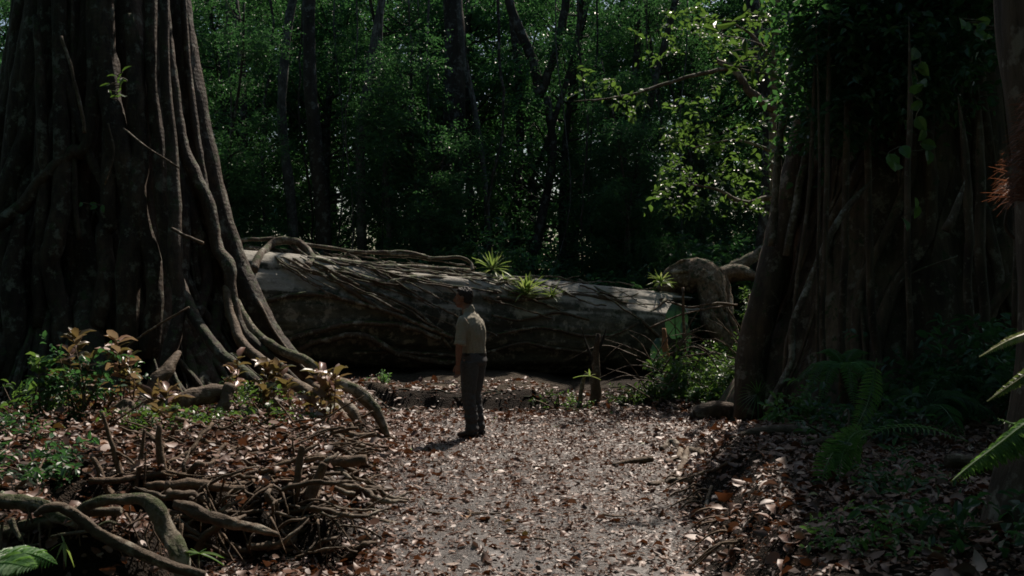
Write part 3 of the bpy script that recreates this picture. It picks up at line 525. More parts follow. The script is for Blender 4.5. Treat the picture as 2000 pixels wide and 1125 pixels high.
for k in range(21):
    d = rnd.uniform(22, 25); px = 400+1200*((k*7) % 21+rnd.uniform(.2, .8))/21; ys = rnd.uniform(.25, .42) if k < 14 else rnd.uniform(.5, .68)
    while ys > .2 and inlane((px-1000)/F*d, d, 13*ys, 2.5*ys): ys *= .85
    bgtree(px, d, rnd.choice([0, 2, 4, 5]), rnd.uniform(0, 6.28), ys, 'young leafy tree at the near edge of the wood, behind the fallen trunk', 'young trees at the edge of the wood', name='young_tree')
far = MB(); q = np.random.default_rng(71); n = 6000  # leaf mass mostly out of view, added to block sky light
P = np.stack([q.uniform(-22, 22, n), q.uniform(-16, 2.5, n), q.uniform(6, 17, n)], -1); n2 = 6500; sd_ = q.choice([-1, 1], n2); P2 = np.stack([sd_*q.uniform(11, 20, n2), q.uniform(-16, 24, n2), q.uniform(.5, 17, n2)], -1)
P3 = np.stack([q.uniform(-20, 20, 6000), q.uniform(-18, -9, 6000), q.uniform(0, 12, 6000)], -1); P = np.vstack([P, P2, P3])
twigs(far, P, q.normal(size=P.shape), 1.0, 6, .5, .5, .5, T_FAR, q)
tag(build('sky_block_woods', far, M['leafbg'], smooth=False), 'dense rainforest canopy behind and beside the view, added to dim the sky light', 'woods', kind='stuff')
far = MB(); q = np.random.default_rng(77); n = 13000
P = np.stack([q.uniform(-34, 34, n), q.uniform(47, 62, n), q.uniform(.2, 22, n)], -1); P = P[nz(P[:, 0], P[:, 1]*.5, P[:, 2], .55, 2)+q.normal(size=n)*.3 > -.3]
twigs(far, P, q.normal(size=P.shape), 1.0, 6, .42, .5, .5, T_FAR, q)
tag(build('distant_woods', far, M['leafbg'], smooth=False), 'dense green mass of distant rainforest closing the gaps', 'woods', kind='stuff')

# ------------------------------------------------------------ fig crowns and hanging foliage
def clumps(mb, C, rad, ntw, leaf, q, wd=.45, tpl=T_FAR, nl=6, up=.6, squash=.7, tl=(.25, .5)):
    for c in C:
        R = rad*q.uniform(.6, 1.3); B = ball(ntw, q, .05)*[R, R, R*squash]
        twigs(mb, np.array(c)+B, B*[1, 1, .4]+q.normal(size=B.shape)*.35*R, q.uniform(*tl, len(B)), nl, leaf, wd, up, tpl, q)
q = np.random.default_rng(31); mb, lm = MB(), MB(); C = []
for k in range(44):
    z = q.uniform(6.5, 12.5); a = q.uniform(0, 6.28); R = 4.6*q.uniform(.2, 1)**.6; c = (8.6+R*math.cos(a), 13+1.1*R*math.sin(a), z)
    if c[0] > 4.2+.42*(z-5): C.append(c)
for k in range(34): C.append((q.uniform(4.2, 8.5), q.uniform(10.4, 13), q.uniform(5.4, 7.2)))
SV = np.array(sv); LIT = [np.array(v) for v in ((1.43, 3.1, 1.2), (1.7, 3.1, 1.3), (1.5, 3.0, 1.6), (2.6, 9.5, .4), (3.2, 12.5, .4))]
def insun(c, r): return min(np.linalg.norm(np.cross(np.array(c)-l, SV)) for l in LIT) < r
C = [c for c in C if not insun(c, 1.2)]
clumps(mb, C, .9, 44, .15, q)
for c in C[::3]: tube(lm, [(5.7, 13.8, min(c[2]-.5, 9)), ((c[0]+5.7)/2, (c[1]+13.8)/2, c[2]-.3), c], [.16, .1, .02], 6, 5, .1, 3, kn=.3)
C = []
for k in range(70):
    px = q.uniform(1560, 1900); py = q.uniform(-60, 250)-(40 if px > 1700 else 0)+60*q.uniform(0, 1)*(abs(px-1600) < 60); C.append(W(px, py, q.uniform(11.3, 12.6)))
clumps(mb, C, .36, 26, .12, q, .5, T_NEAR, 5)
build('crown', mb, M['leafdark'], figR, False); build('limbs', lm, M['figr'], figR)
q = np.random.default_rng(32); mb, lm = MB(), MB(); C = []
for k in range(60):
    z = q.uniform(7.4, 13); a = q.uniform(0, 6.28); R = 5*q.uniform(.2, 1)**.6; C.append((min(-2.8, -7+R*math.cos(a)), 13.5+R*math.sin(a), z))
clumps(mb, C, 1.0, 60, .15, q)
for c in C[::3]: tube(lm, [(-5.5, 13.7, min(c[2]-.5, 9)), ((c[0]-5.5)/2, (c[1]+13.7)/2, c[2]-.3), c], [.16, .1, .02], 6, 5, .1, 3, kn=.3)
build('crown', mb, M['leafdark'], figL, False); build('limbs', lm, M['fig'], figL)

# the lit understory tree between the clearing and the right fig
r0 = W(1514, 562, 18.0); r0[2] = gz(r0[0], r0[1]); ut = empty('understory_tree', r0, 'slender tree with bright backlit leaves and a long bare branch reaching left', 'tree')
mb = MB(); tube(mb, pxl([(1520, -200, 18.0), (1516, 60, 18.0), (1508, 250, 18.0), (1512, 400, 18.0), (1500, 560, 18.0), (1490, 720, 18.0)]), [.06, .06, .07, .08, .09, .1], 8, 5, .15, 1, kn=.3); build('trunk', mb, M['mossroot'], ut)
for pp, r in (([(1512, 215), (1495, 205), (1470, 185), (1445, 150), (1425, 130), (1400, 120)], [.09, .085, .08, .07, .06, .04]), ([(1428, 134), (1385, 140), (1340, 152), (1290, 167), (1250, 180), (1190, 192), (1120, 198)], [.04, .04, .036, .032, .03, .02, .008]),
              ([(1510, 300), (1470, 280), (1420, 275), (1350, 290)], [.04, .03, .02, .01]), ([(1512, 385), (1450, 395), (1400, 370), (1340, 360)], [.06, .05, .03, .01]), ([(1510, 120), (1470, 70), (1420, 40)], [.04, .03, .01])):
    mb = MB(); tube(mb, pxl([(a, b, 17.8) for a, b in pp]), r, 7, 5, .15, 5, kn=.4); build('branch', mb, M['vine'], ut)
q = np.random.default_rng(8); mb = MB()
for a, b_, rd, nn in [(1155, 160, .14, 7), (1185, 165, .12, 6), (1205, 195, .2, 12), (1235, 195, .15, 8), (1255, 172, .06, 2), (1330, 270, .35, 24), (1385, 255, .35, 22), (1430, 285, .4, 26), (1320, 335, .35, 28), (1400, 340, .45, 30), (1300, 375, .25, 18), (1365, 395, .35, 24),
                   (1450, 335, .35, 24), (1480, 250, .3, 22), (1400, 55, .4, 28), (1450, 95, .4, 26), (1485, 40, .4, 26), (1500, 150, .3, 22), (1420, 170, .25, 12), (1540, 80, .35, 22), (1350, 215, .25, 14), (1460, 400, .3, 18), (1350, 30, .5, 26), (1300, 90, .4, 16)]:
    clumps(mb, [W(a, b_, q.uniform(17.2, 18.6))], rd, int(nn*.75), .125, q, .52, T_NEAR, 5, .4, .9, (.2, .4))
build('crown', mb, M['leafmid'], ut, False)
def sprig(pts, d, leaf, label, name='leafy_vine', mat='leafmid', wd=.55, n=1, cat='plant', group=None, seed=0, hang=.6):
    q = np.random.default_rng(seed+900); mb = MB(); P = np.array([W(a, b, d) for a, b in pts]); A = q.normal(size=P.shape)*.5+[0, -.2, -hang]; Nn = q.normal(size=P.shape)*.5+[0, -.8, .4]
    leaves(mb, P, A, Nn, leaf*q.uniform(.7, 1.2, len(P)), wd, q.uniform(0, 1, len(P)), T_NEAR); st = MB(); P2 = P[np.argsort(-P[:, 2])]; tube(st, P2+[0, .02, 0], .006, 5, 3, .1, 1)
    root = empty(name, P2[-1], label, cat, group); build('stem', st, M['vine'], root); build('leaves', mb, M[mat], root, False)
sprig([(1790, 95), (1786, 130), (1800, 120), (1795, 160), (1786, 185), (1803, 200), (1790, 228), (1806, 250), (1798, 280), (1768, 295), (1812, 292)], 9.6, .16, 'column of backlit heart shaped leaves hanging before the right fig', wd=.75, seed=1)
sprig([(1760, 285), (1735, 300), (1752, 318)], 9.4, .17, 'few broad dark green leaves beside the backlit column', mat='fern', wd=.8, seed=2)
sprig([(1788, 385), (1762, 425), (1792, 400)], 9.6, .15, 'three leaves dangling low on the long hanging vine', wd=.6, seed=3)
sprig([(1920, 45), (1905, 60), (1935, 40), (1890, 42), (1915, 75), (1945, 55), (1875, 35)], 8.5, .13, 'bright yellow green leaf spray near the top right trunk', wd=.6, seed=4)
sprig([(1480, 30), (1420, 70), (1405, 62), (1440, 45), (1425, 100), (1450, 110), (1470, 130), (1500, 145), (1490, 90), (1455, 75), (1412, 125), (1505, 40), (1400, 40), (1460, 20), (1515, 110), (1435, 130)], 11, .3, 'spray of long narrow leaves hanging above the bare branch', wd=.2, seed=5, hang=.2)
sprig([(238, 140), (228, 148), (240, 152), (248, 158), (230, 160), (215, 163), (236, 168), (212, 175), (230, 180), (215, 190), (228, 193)], 11.2, .12, 'small pale leaf sprig sprouting from the left fig', wd=.28, seed=6, hang=.1)
sprig([(160, 395), (175, 398), (190, 402), (200, 400)], 11.6, .09, 'tiny dark sprig low on the left fig trunk', mat='fern', seed=7)

# ------------------------------------------------------------ man
def remesh(mb, name, vox, disp=None, smooth=3):
    me = mb.mesh('tmp'); o = bpy.data.objects.new('tmp', me); sc.collection.objects.link(o)
    md = o.modifiers.new('r', 'REMESH'); md.mode = 'VOXEL'; md.voxel_size = vox; sm = o.modifiers.new('s', 'SMOOTH'); sm.iterations = smooth; sm.factor = .5
    dg = bpy.context.evaluated_depsgraph_get(); me2 = bpy.data.meshes.new_from_object(o.evaluated_get(dg)); bpy.data.objects.remove(o)
    n = len(me2.vertices); co = np.empty(n*3); no = np.empty(n*3); me2.vertices.foreach_get('co', co); me2.vertices.foreach_get('normal', no); co, no = co.reshape(-1, 3), no.reshape(-1, 3)
    if disp is not None: co = co+no*disp(co)[:, None]
    me2.vertices.foreach_set('co', co.ravel()); me2.polygons.foreach_set('use_smooth', np.ones(len(me2.polygons), bool)); me2.name = name; me2.materials.clear(); return me2
def ell(mb, c, r, rot=0, n=16):
    """ellipsoid, r along facing dir / side / up after rotating about z"""
    th = np.linspace(0, PI, n)[:, None]; ph = np.linspace(0, 2*PI, 2*n, endpoint=False)[None]
    v = np.stack([r[0]*np.sin(th)*np.cos(ph), r[1]*np.sin(th)*np.sin(ph), r[2]*np.cos(th)+0*ph], -1).reshape(-1, 3)
    cr, sr = math.cos(rot), math.sin(rot); v = np.stack([v[:, 0]*cr-v[:, 1]*sr, v[:, 0]*sr+v[:, 1]*cr, v[:, 2]], -1)+np.array(c)
    i = np.arange(n-1)[:, None]*2*n; j = np.arange(2*n)[None]; k = (j+1) % (2*n); mb.add(v, np.stack([i+j, i+n*2+j, i+n*2+k, i+k], -1).reshape(-1, 4))
def rings(mb, R, yaw):
    """closed loft: rows of x, y, z, half depth (facing), half width (side)"""
    R = cm(np.array(R, float), 4); n = 28; a = np.linspace(0, 2*PI, n, endpoint=False); f = np.array([math.cos(yaw), math.sin(yaw), 0]); s_ = np.array([-math.sin(yaw), math.cos(yaw), 0])
    V = R[:, None, :3]+f*(R[:, 3:4]*np.cos(a))[..., None]+s_*(R[:, 4:5]*np.sin(a))[..., None]; m_ = len(R); i = np.arange(m_-1)[:, None]*n; j = np.arange(n)[None]; k = (j+1) % n
    mb.add(np.vstack([V.reshape(-1, 3), R[0, :3], R[-1, :3]]), np.stack([i+k, i+j, i+n+j, i+n+k], -1).reshape(-1, 4)); b = mb.n-m_*n-2; jj = np.arange(n); kk = (jj+1) % n
    mb.f.append(np.stack([jj+b, kk+b, np.full(n, b+m_*n)], -1)); mb.f.append(np.stack([kk+b+(m_-1)*n, jj+b+(m_-1)*n, np.full(n, b+m_*n+1)], -1))
YT = math.radians(150); YH = math.radians(163)          # facing of the torso and of the head (left, slightly away)
def fs(f, s_, z, yaw=YT, c=(0, 0)): return (c[0]+f*math.cos(yaw)-s_*math.sin(yaw), c[1]+f*math.sin(yaw)+s_*math.cos(yaw), z)
man = empty('person', (-.443, 11.8, gz(-.443, 11.8)-.01), 'man in grey-brown shirt and dark trousers standing on the leafy creek bed looking left', 'person')
HC = (-.128, .03)                                      # head centre (x, y)
b1 = MB(); hd = lambda f, s_, z: fs(f, s_, z, YH, HC)
ell(b1, hd(-.005, 0, 1.675), (.096, .074, .098), YH); ell(b1, hd(.035, 0, 1.615), (.066, .056, .082), YH); ell(b1, hd(.066, 0, 1.563), (.03, .032, .026), YH)   # skull, face, chin
ell(b1, hd(.06, 0, 1.69), (.036, .055, .02), YH)                                                                          # brow
tube(b1, [hd(.094, 0, 1.675), hd(.112, 0, 1.645), hd(.122, 0, 1.622), hd(.098, 0, 1.613)], [.009, .012, .017, .012], 8, 3, 0)  # nose
ell(b1, hd(.094, 0, 1.593), (.014, .026, .007), YH); ell(b1, hd(.092, 0, 1.581), (.014, .023, .007), YH)                    # lips
for sg in (-1, 1):
    ell(b1, hd(.058, .045*sg, 1.63), (.022, .014, .022), YH); ell(b1, hd(.045, .04*sg, 1.58), (.035, .02, .025), YH)
    ell(b1, hd(-.002, .076*sg, 1.645), (.02, .009, .033), YH+.35*sg); ell(b1, hd(-.008, .082*sg, 1.655), (.018, .006, .02), YH+.4*sg)
tube(b1, [hd(-.01, 0, 1.6), hd(-.03, 0, 1.55), (-.085, 0, 1.49), (-.06, 0, 1.42)], [.058, .056, .062, .08], 16, 4, 0)          # neck
T0 = (-.045, 0)
tb = [(*fs(0, 0, .98, YT, (-.01, 0)), .11, .155), (*fs(0, 0, 1.08, YT, (-.015, 0)), .1, .15), (*fs(0, 0, 1.22, YT, (-.03, 0)), .118, .17), (*fs(0, 0, 1.34, YT, (-.045, 0)), .112, .175), (*fs(0, 0, 1.42, YT, (-.055, 0)), .085, .15), (*fs(0, 0, 1.47, YT, (-.065, 0)), .055, .08)]
rings(b1, tb, YT)
def hand(mb, wr, el, curl=.5):
    w_ = np.array(wr); dn = w_-np.array(el); dn /= np.linalg.norm(dn); fw = np.array([math.cos(YT), math.sin(YT), .12]); fw -= dn*np.dot(fw, dn); fw /= np.linalg.norm(fw); sd = np.cross(dn, fw)
    pc = w_+dn*.05; tube(mb, [w_-dn*.01, w_+dn*.03, w_+dn*.085], [.026, .034, .036], 12, 3, 0, flat=.48, side=fw)
    for k, (o_, L_) in enumerate(((.027, .068), (.009, .076), (-.009, .071), (-.026, .056))):
        b0 = w_+dn*.082+fw*o_; e1 = b0+dn*L_*.5+sd*(.004*k); e2 = e1+dn*L_*.33-sd*curl*.03+fw*.003; e3 = e2+dn*L_*.16-sd*curl*.035
        tube(mb, [b0-dn*.015, e1, e2, e3], [.0095, .0088, .008, .006], 8, 3, 0)
    tb_ = w_+dn*.022+fw*.026; tube(mb, [tb_, tb_+fw*.02+dn*.025, tb_+fw*.026+dn*.052-sd*.006, tb_+fw*.024+dn*.074-sd*.01], [.013, .012, .0095, .007], 8, 3, 0)
SHn, ELn, WRn = (-.128, -.165, 1.4), (-.168, -.215, 1.115), (-.185, -.215, .878)
SHf, ELf, WRf = (.035, .165, 1.4), (.0, .235, 1.12), (-.06, .235, .89)
for S_, E_, R_ in ((SHn, ELn, WRn), (SHf, ELf, WRf)):
    tube(b1, [S_, tuple((np.array(S_)+E_)/2), E_, tuple((np.array(E_)*.6+np.array(R_)*.4)), R_], [.055, .048, .041, .04, .026], 14, 3, 0); hand(b1, R_, E_)
for hp, kn_, an in (((-.05, -.075, .93), (-.07, -.085, .5), (-.035, -.075, .09)), ((.03, .07, .93), (-.01, .09, .49), (.045, .085, .09))):
    tube(b1, [hp, tuple((np.array(hp)+kn_)/2), kn_, tuple((np.array(kn_)*.6+np.array(an)*.4)), an], [.09, .078, .055, .055, .038], 14, 3, 0)
body = link('body', remesh(b1, 'body', .0052, None, 2), plain('skin', (.2, .09, .06), (.27, .13, .085), 20, .5, .1, .002), man)
# shirt
c1 = MB(); st = [(*fs(0, 0, .985, YT, (-.008, 0)), .128, .172), (*fs(0, 0, 1.03, YT, (-.008, 0)), .13, .175), (*fs(-.01, 0, 1.12, YT, (-.02, 0)), .13, .178), (*fs(-.015, 0, 1.23, YT, (-.03, 0)), .142, .187), (*fs(-.02, 0, 1.34, YT, (-.045, 0)), .132, .19), (*fs(-.015, 0, 1.42, YT, (-.058, 0)), .105, .165), (*fs(-.01, 0, 1.465, YT, (-.068, 0)), .075, .1), (*fs(0, 0, 1.505, YT, (-.075, 0)), .063, .064)]
rings(c1, st, YT); tube(c1, [(-.062, .0, 1.48), (-.09, 0, 1.535)], .07, 20, 1, 0)
for S_, E_ in ((SHn, ELn), (SHf, ELf)):
    S_, E_ = np.array(S_), np.array(E_); tube(c1, [S_+[.03, 0, .0], S_+(E_-S_)*.12, S_+(E_-S_)*.5, S_+(E_-S_)*.9, S_+(E_-S_)*1.02], [.066, .072, .064, .06, .063], 16, 3, 0)
    tube(c1, [S_+(E_-S_)*.9, S_+(E_-S_)*1.04], [.067, .067], 16, 1, 0)
fold = lambda co: .009*nz(co[:, 0]*1.3, co[:, 1]*1.3, co[:, 2]*.35, 22)+.004*nz(co[:, 0], co[:, 1], co[:, 2]*1.6, 34, 1)
shm = plain('shirt_cloth', (.26, .24, .185), (.34, .31, .245), 60, .9, .25, .003); link('shirt', remesh(c1, 'shirt', .0065, fold, 3), shm, man)
# trousers: two legs and a seat, one surface
c2 = MB(); rings(c2, [(*fs(-.01, 0, .86, YT, (-.01, 0)), .105, .15), (*fs(-.015, 0, .9, YT, (-.01, 0)), .138, .176), (*fs(0, 0, .97, YT, (-.01, 0)), .136, .177), (*fs(0, 0, 1.0, YT, (-.01, 0)), .13, .17)], YT)
for hp, kn_, an in (((-.055, -.08, .9), (-.072, -.088, .5), (-.03, -.08, .05)), ((.03, .07, .9), (-.01, .09, .49), (.048, .085, .05))):
    hp, kn_, an = map(np.array, (hp, kn_, an)); tube(c2, [hp, hp*.5+kn_*.5, kn_, kn_*.5+an*.5+[.008, 0, 0], an], [.112, .1, .083, .076, .074], 18, 4, 0)
tf_ = lambda co: .009*nz(co[:, 0], co[:, 1], co[:, 2]*.5, 16, 2)+.011*nz(co[:, 0]*.6, co[:, 1]*.6, co[:, 2]*1.5, 26, 3)*ss((.75-co[:, 2])/.5)
link('trousers', remesh(c2, 'trousers', .0075, tf_, 3), plain('trouser_cloth', (.052, .052, .055), (.09, .09, .092), 40, .85, .3, .003), man)
c3 = MB(); rings(c3, [(*fs(0, 0, .968, YT, (-.01, 0)), .137, .177), (*fs(0, 0, .985, YT, (-.01, 0)), .139, .18), (*fs(0, 0, 1.005, YT, (-.01, 0)), .137, .178)], YT); link('belt', c3.mesh('belt'), plain('belt_leather', (.012, .01, .009), (.02, .016, .014), 20, .5), man)
# hair: short, dark
c4 = MB(); ell(c4, hd(-.022, 0, 1.69), (.094, .08, .094), YH); ell(c4, hd(-.05, 0, 1.64), (.062, .068, .07), YH); ell(c4, hd(.04, 0, 1.745), (.05, .06, .03), YH)
link('hair', remesh(c4, 'hair', .006, lambda co: .006*nz(co[:, 0], co[:, 1], co[:, 2], 75)+.003*nz(co[:, 0], co[:, 1], co[:, 2], 150, 1), 1), plain('dark_hair', (.012, .009, .008), (.035, .027, .022), 160, .6, .8, .01), man)
for sx, sy, dz_ in ((-.03, -.08, 0), (.048, .085, 0)):
    c5 = MB(); f = np.array([math.cos(YT), math.sin(YT), 0]); p0 = np.array([sx, sy, 0]); tube(c5, [p0-f*.075+[0, 0, .045], p0-f*.03+[0, 0, .055], p0+f*.06+[0, 0, .05], p0+f*.14+[0, 0, .035], p0+f*.19+[0, 0, .03]], [.036, .045, .047, .046, .03], 14, 4, 0, side=np.cross(f, [0, 0, 1.0]), flat=.8)
    tube(c5, [p0+[0, 0, .04], p0+[0, 0, .12]], [.045, .048], 14, 1, 0); link('shoe', remesh(c5, 'shoe', .006, None, 2), plain('shoe_leather', (.02, .014, .01), (.04, .03, .022), 20, .55), man)

# ------------------------------------------------------------ dead sticks, roots and plants of the left bank
def stick(p, d, L_, r, label, group=None, name='dead_stick', mat='stick', sd=0, kn=.5, bend=.08, follow=True, cat='stick'):
    d = np.array(d, float); d /= np.linalg.norm(d); side = np.array([-d[1], d[0], 0]); pts = []
    for t in np.linspace(0, 1, 5):
        q_ = np.array(p, float)+d*L_*t+side*bend*L_*math.sin(PI*t*1.3+sd)
        if follow: q_[2] = max(q_[2], gz(q_[0], q_[1])+r*.3) if d[2] > .3 else gz(q_[0], q_[1])+r*.5+p[2]
        pts.append(q_)
    mb = MB(); tube(mb, pts, np.linspace(r, r*.55, 5), 7, 4, .22, sd, kn=kn); return tag(build(name, mb, M[mat]), label, cat, group)
def rigid(p0, a, L_, r, tilt, label, group, sd, kn=.5, mat='stick', name='dead_stick'):
    d = np.array([math.cos(a), math.sin(a), tilt]); c = [p0+d*L_*t for t in (-.5, 0, .5)]; lo = max(gz(v[0], v[1])-v[2] for v in (c[0], c[2], p0)); lift = min(lo, .25)+r*.8
    pts = [p0+d*L_*t+np.array([0, 0, lift])+np.array([-d[1], d[0], .3])*L_*.07*math.sin(t*5+sd) for t in np.linspace(-.5, .5, 5)]
    mb = MB(); tube(mb, pts, np.linspace(r, r*.6, 5)*(1 if sd % 2 else -1)*(1 if sd % 2 else -1), 7, 4, .25, sd, kn=kn); return tag(build(name, mb, M[mat]), label, 'stick', group)
for k in range(260):
    px = rnd.uniform(200, 745); py = rnd.uniform(838, 950)+(25 if px > 560 else 0)*rnd.random(); p = G(px, py); a = rnd.choice([rnd.gauss(-.1, .35), rnd.gauss(.25, .5), rnd.uniform(-1.4, 1.4)])
    L_ = rnd.choice([rnd.uniform(.12, .35), rnd.uniform(.25, .7)]); 
    if px > 640: L_ = min(L_, .35)
    rigid(p, a, L_, rnd.choice([.004, .006, .008, .011, .015, .022]), rnd.gauss(0, .25), 'dead brown stick in the tangle on the edge of the left bank', 'dead sticks piled on the left bank', k, rnd.uniform(.4, 1.3))
for k in range(26):
    px = rnd.uniform(640, 760); p = G(px, rnd.uniform(850, 985)); p[0] = min(p[0], float(np.interp(p[1], [6.3, 8.5, 10.5], [-1.0, -1.15, -1.35])))
    rigid(p, rnd.gauss(-.35, .25), rnd.uniform(.2, .4), rnd.uniform(.018, .035), -.25, 'finger-like root end pointing down to the path', 'root ends poking out of the left bank', k, .9, 'root', 'root_end')
for k, (px, py, dx, L_, r, lab) in enumerate([(720, 905, 1, .5, .05, 'thick blunt root end poking toward the path, upper one of two'), (690, 975, 1, .55, .085, 'fattest blunt root end beside the path below the upper one'), (300, 972, 1, .95, .04, 'long thick branch lying low in the stick tangle'), (390, 955, 1, .8, .05, 'gnarled branch lying above the dark hollow'), (430, 1000, 1, .75, .06, 'pale-topped log piece lying at the lip of the dark hollow'),
     (480, 905, -1, .7, .045, 'thick light branch lying in the middle of the stick tangle'), (560, 862, 1, .8, .035, 'branch lying along the top of the left bank'), (600, 940, -1, .6, .05, 'dark short branch right of the hollow')]):
    p = G(px, py); o = rigid(p+[-.1, 0, 0], .15*(-1)**k+(PI if dx < 0 else 0), L_*.7, r*.72, .0, lab, None, k+300, .5, 'stick', 'dead_branch')
for k, (px, py, dx, dz, L_, r) in enumerate([(235, 945, -.3, 1, .5, .025), (265, 960, .12, 1, .42, .02), (318, 940, -.1, 1, .38, .035), (225, 975, -.55, .8, .35, .03), (282, 960, 0, 1, .25, .01), (405, 800, -.3, 1, .25, .02), (525, 905, 0, 1, .25, .012), (575, 905, -.1, 1, .2, .012), (610, 990, .35, 1, .26, .052), (575, 960, .15, 1, .3, .035), (742, 895, .5, .6, .18, .02)]):
    p = G(px, min(py, 985)); stick(p, (dx, .1, dz), L_, r, ['bare upright stick poking out of the left bank', 'stubby upright rotten snag at the edge of the hollow'][r > .05], None if r > .05 else 'upright sticks poking out of the left bank', sd=k+400, kn=.4, name='upright_stick')
# fine roots hanging down the face of the hollow and of the right bank
for k in range(70):
    if k < 40: px, py = rnd.uniform(380, 745), rnd.uniform(945, 1050)
    else: t = rnd.random(); px, py = 1300+150*t+rnd.uniform(-20, 20), 880+200*t
    p = G(px, py, .04); a = rnd.uniform(-1.3, 1.3); L_ = rnd.uniform(.08, .4); e_ = p+np.array([math.sin(a)*L_+(-.15 if k >= 40 else 0), -.22 if k < 40 else -.05, -L_*.8]); m_ = (p+e_)/2+[0, -.05, .06]
    vine([p, m_, e_], [rnd.uniform(.006, .02), .008, .003], 'thin root hanging out of the eroded bank', 'exposed_root', 'root', 'thin roots hanging from the eroded banks', 'stick', k, .8, 5)
for k in range(64):
    px, py = rnd.uniform(350, 740), rnd.uniform(955, 1090); p = G(px, py, .03); a = rnd.gauss(.2, .8); L_ = rnd.uniform(.25, .8); d_ = np.array([math.cos(a), rnd.uniform(-.3, .1), math.sin(a)*.45]); r_ = rnd.choice([.008, .012, .018, .028])
    pp = [p+d_*L_*t+np.array([0, -.05-.06*math.sin(3*t+k), .07*math.sin(4*t+k)]) for t in (-.5, -.2, .1, .4, .6)]; pp[0][1] += .15; pp[-1][1] += .15
    vine(pp, [r_*.4, r_, r_, r_*.8, r_*.3], 'gnarled brown root in the tangle under the lip of the left bank', 'tangled_root', 'root', 'gnarled roots under the lip of the left bank', 'root', 900+k, 1.1, 7)
# big knuckled roots in the middle left
BR = [([(360, 790, 9.9), (330, 830, 9.7), (420, 785, 9.8)], .08, ''),]
def broot(path, r, label, mat='root', sd=0, group=None, kn=.25, n=12):
    mb = MB(); tube(mb, pxl(path), r, n+6, 8, .24, sd, kn=kn*1.3); return tag(build('surface_root', mb, M[mat]), label, 'root', group)
broot([(450, 760, 9.9), (420, 772, 9.8), (370, 782, 9.6), (345, 800, 9.5), (338, 840, 9.4), (345, 900, 9.3)], [.05, .08, .09, .1, .1, .09], 'knuckled root humping over and down like a bent knee', sd=1)
broot([(452, 755, 9.8), (440, 790, 9.7), (415, 815, 9.6), (400, 830, 9.5)], [.06, .055, .05, .045], 'short broken root stub right of the bent knee root', sd=2)
broot([(245, 795, 9.2), (235, 830, 9.1), (190, 860, 9.0), (150, 880, 8.9), (120, 915, 8.8), (95, 960, 8.7)], [.07, .08, .08, .07, .07, .05], 'smooth curved root reaching down left below the leafy shrub', sd=3)
broot([(180, 862, 8.95), (172, 900, 8.9), (165, 945, 8.8)], [.05, .06, .05], 'short root dropping from the smooth curved one', sd=4)
broot([(255, 840, 9.2), (262, 805, 9.25), (245, 790, 9.2), (222, 800, 9.15)], [.04, .05, .05, .03], 'looped root knot at the top of the smooth curved root', sd=5)
broot([(350, 690, 10.4), (330, 720, 10.2), (300, 760, 10.0), (270, 800, 9.8)], [.03, .06, .08, .05], 'pointed root rising against the fig base', sd=6)
broot([(470, 800, 10), (500, 830, 9.9), (520, 850, 9.8)], [.07, .08, .04], 'rounded root lump in the middle of the left bank', sd=7)
# foreground mossy roots, bottom left
D = 4.9
broot([(-60, 968, D), (0, 978, D), (60, 985, D), (110, 1002, D-.05), (150, 1018, D-.1)], [0.0425, 0.0442, 0.0382, 0.034, 0.0255], 'thick mossy root entering from the left edge, upper one', 'mossroot', 11)
broot([(-60, 1055, D), (0, 1042, D), (60, 1025, D), (130, 1005, D-.05), (170, 1000, D-.05), (235, 1000, D-.05)], [0.0382, 0.0382, 0.034, 0.0298, 0.0255, 0.0213], 'mossy root running just below the upper one', 'mossroot', 12)
broot([(150, 1000, D-.1), (190, 982, D-.1), (240, 973, D-.1), (285, 975, D-.1), (310, 995, D-.15), (330, 1035, D-.2), (350, 1080, D-.3), (362, 1130, D-.3)], [0.017, 0.0238, 0.0272, 0.0323, 0.0425, 0.0442, 0.0425, 0.0425], 'mossy root bending like an elbow down to the right', 'mossroot', 13)
broot([(70, 1005, D-.25), (95, 992, D-.3), (125, 992, D-.3), (160, 1015, D-.32), (200, 1045, D-.35), (260, 1075, D-.4), (320, 1100, D-.4), (400, 1125, D-.4)], [.012, .018, .022, .024, .024, .024, .022, .02], 'smooth cane-like root arching down across the mossy ones', 'root', 14, n=10, kn=.1)
broot([(20, 1015, D-.3), (28, 1035, D-.32), (42, 1055, D-.35)], [.014, .012, .008], 'small curved twig root in the corner', 'mossroot', 15)
broot([(-40, 1085, D-.4), (20, 1078, D-.4), (75, 1062, D-.4)], [.012, .012, .006], 'thin pale twig low at the left edge', 'mossroot', 16)
broot([(100, 1048, D-.2), (150, 1040, D-.2), (180, 1035, D-.2), (210, 1020, D-.2), (235, 1026, D-.2)], [.006, .009, .009, .009, .005], 'thin twig behind the cane-like root', 'mossroot', 17)
broot([(340, 985, 6.0), (380, 1000, 5.9), (440, 1015, 5.8), (500, 1030, 5.7), (545, 1045, 5.7)], [.025, .035, .032, .025, .015], 'shaded log sloping into the dark hollow', 'root', 18)
for k in range(54):
    a = rnd.uniform(0, 360); b_ = 985+40*rnd.random(); p0 = W(a, b_, 4.85+.1*rnd.random()); e_ = p0+np.array([rnd.uniform(-.12, .12), rnd.uniform(-.15, .05), -rnd.uniform(.08, .3)])
    vine([p0, (p0+e_)/2+[rnd.uniform(-.03, .03), -.03, .01], e_], [rnd.uniform(.003, .009), .005, .002], 'fine rootlet dangling from the mossy roots', 'rootlet', 'root', 'rootlets dangling from the mossy roots', 'stick', 700+k, .8, 5)
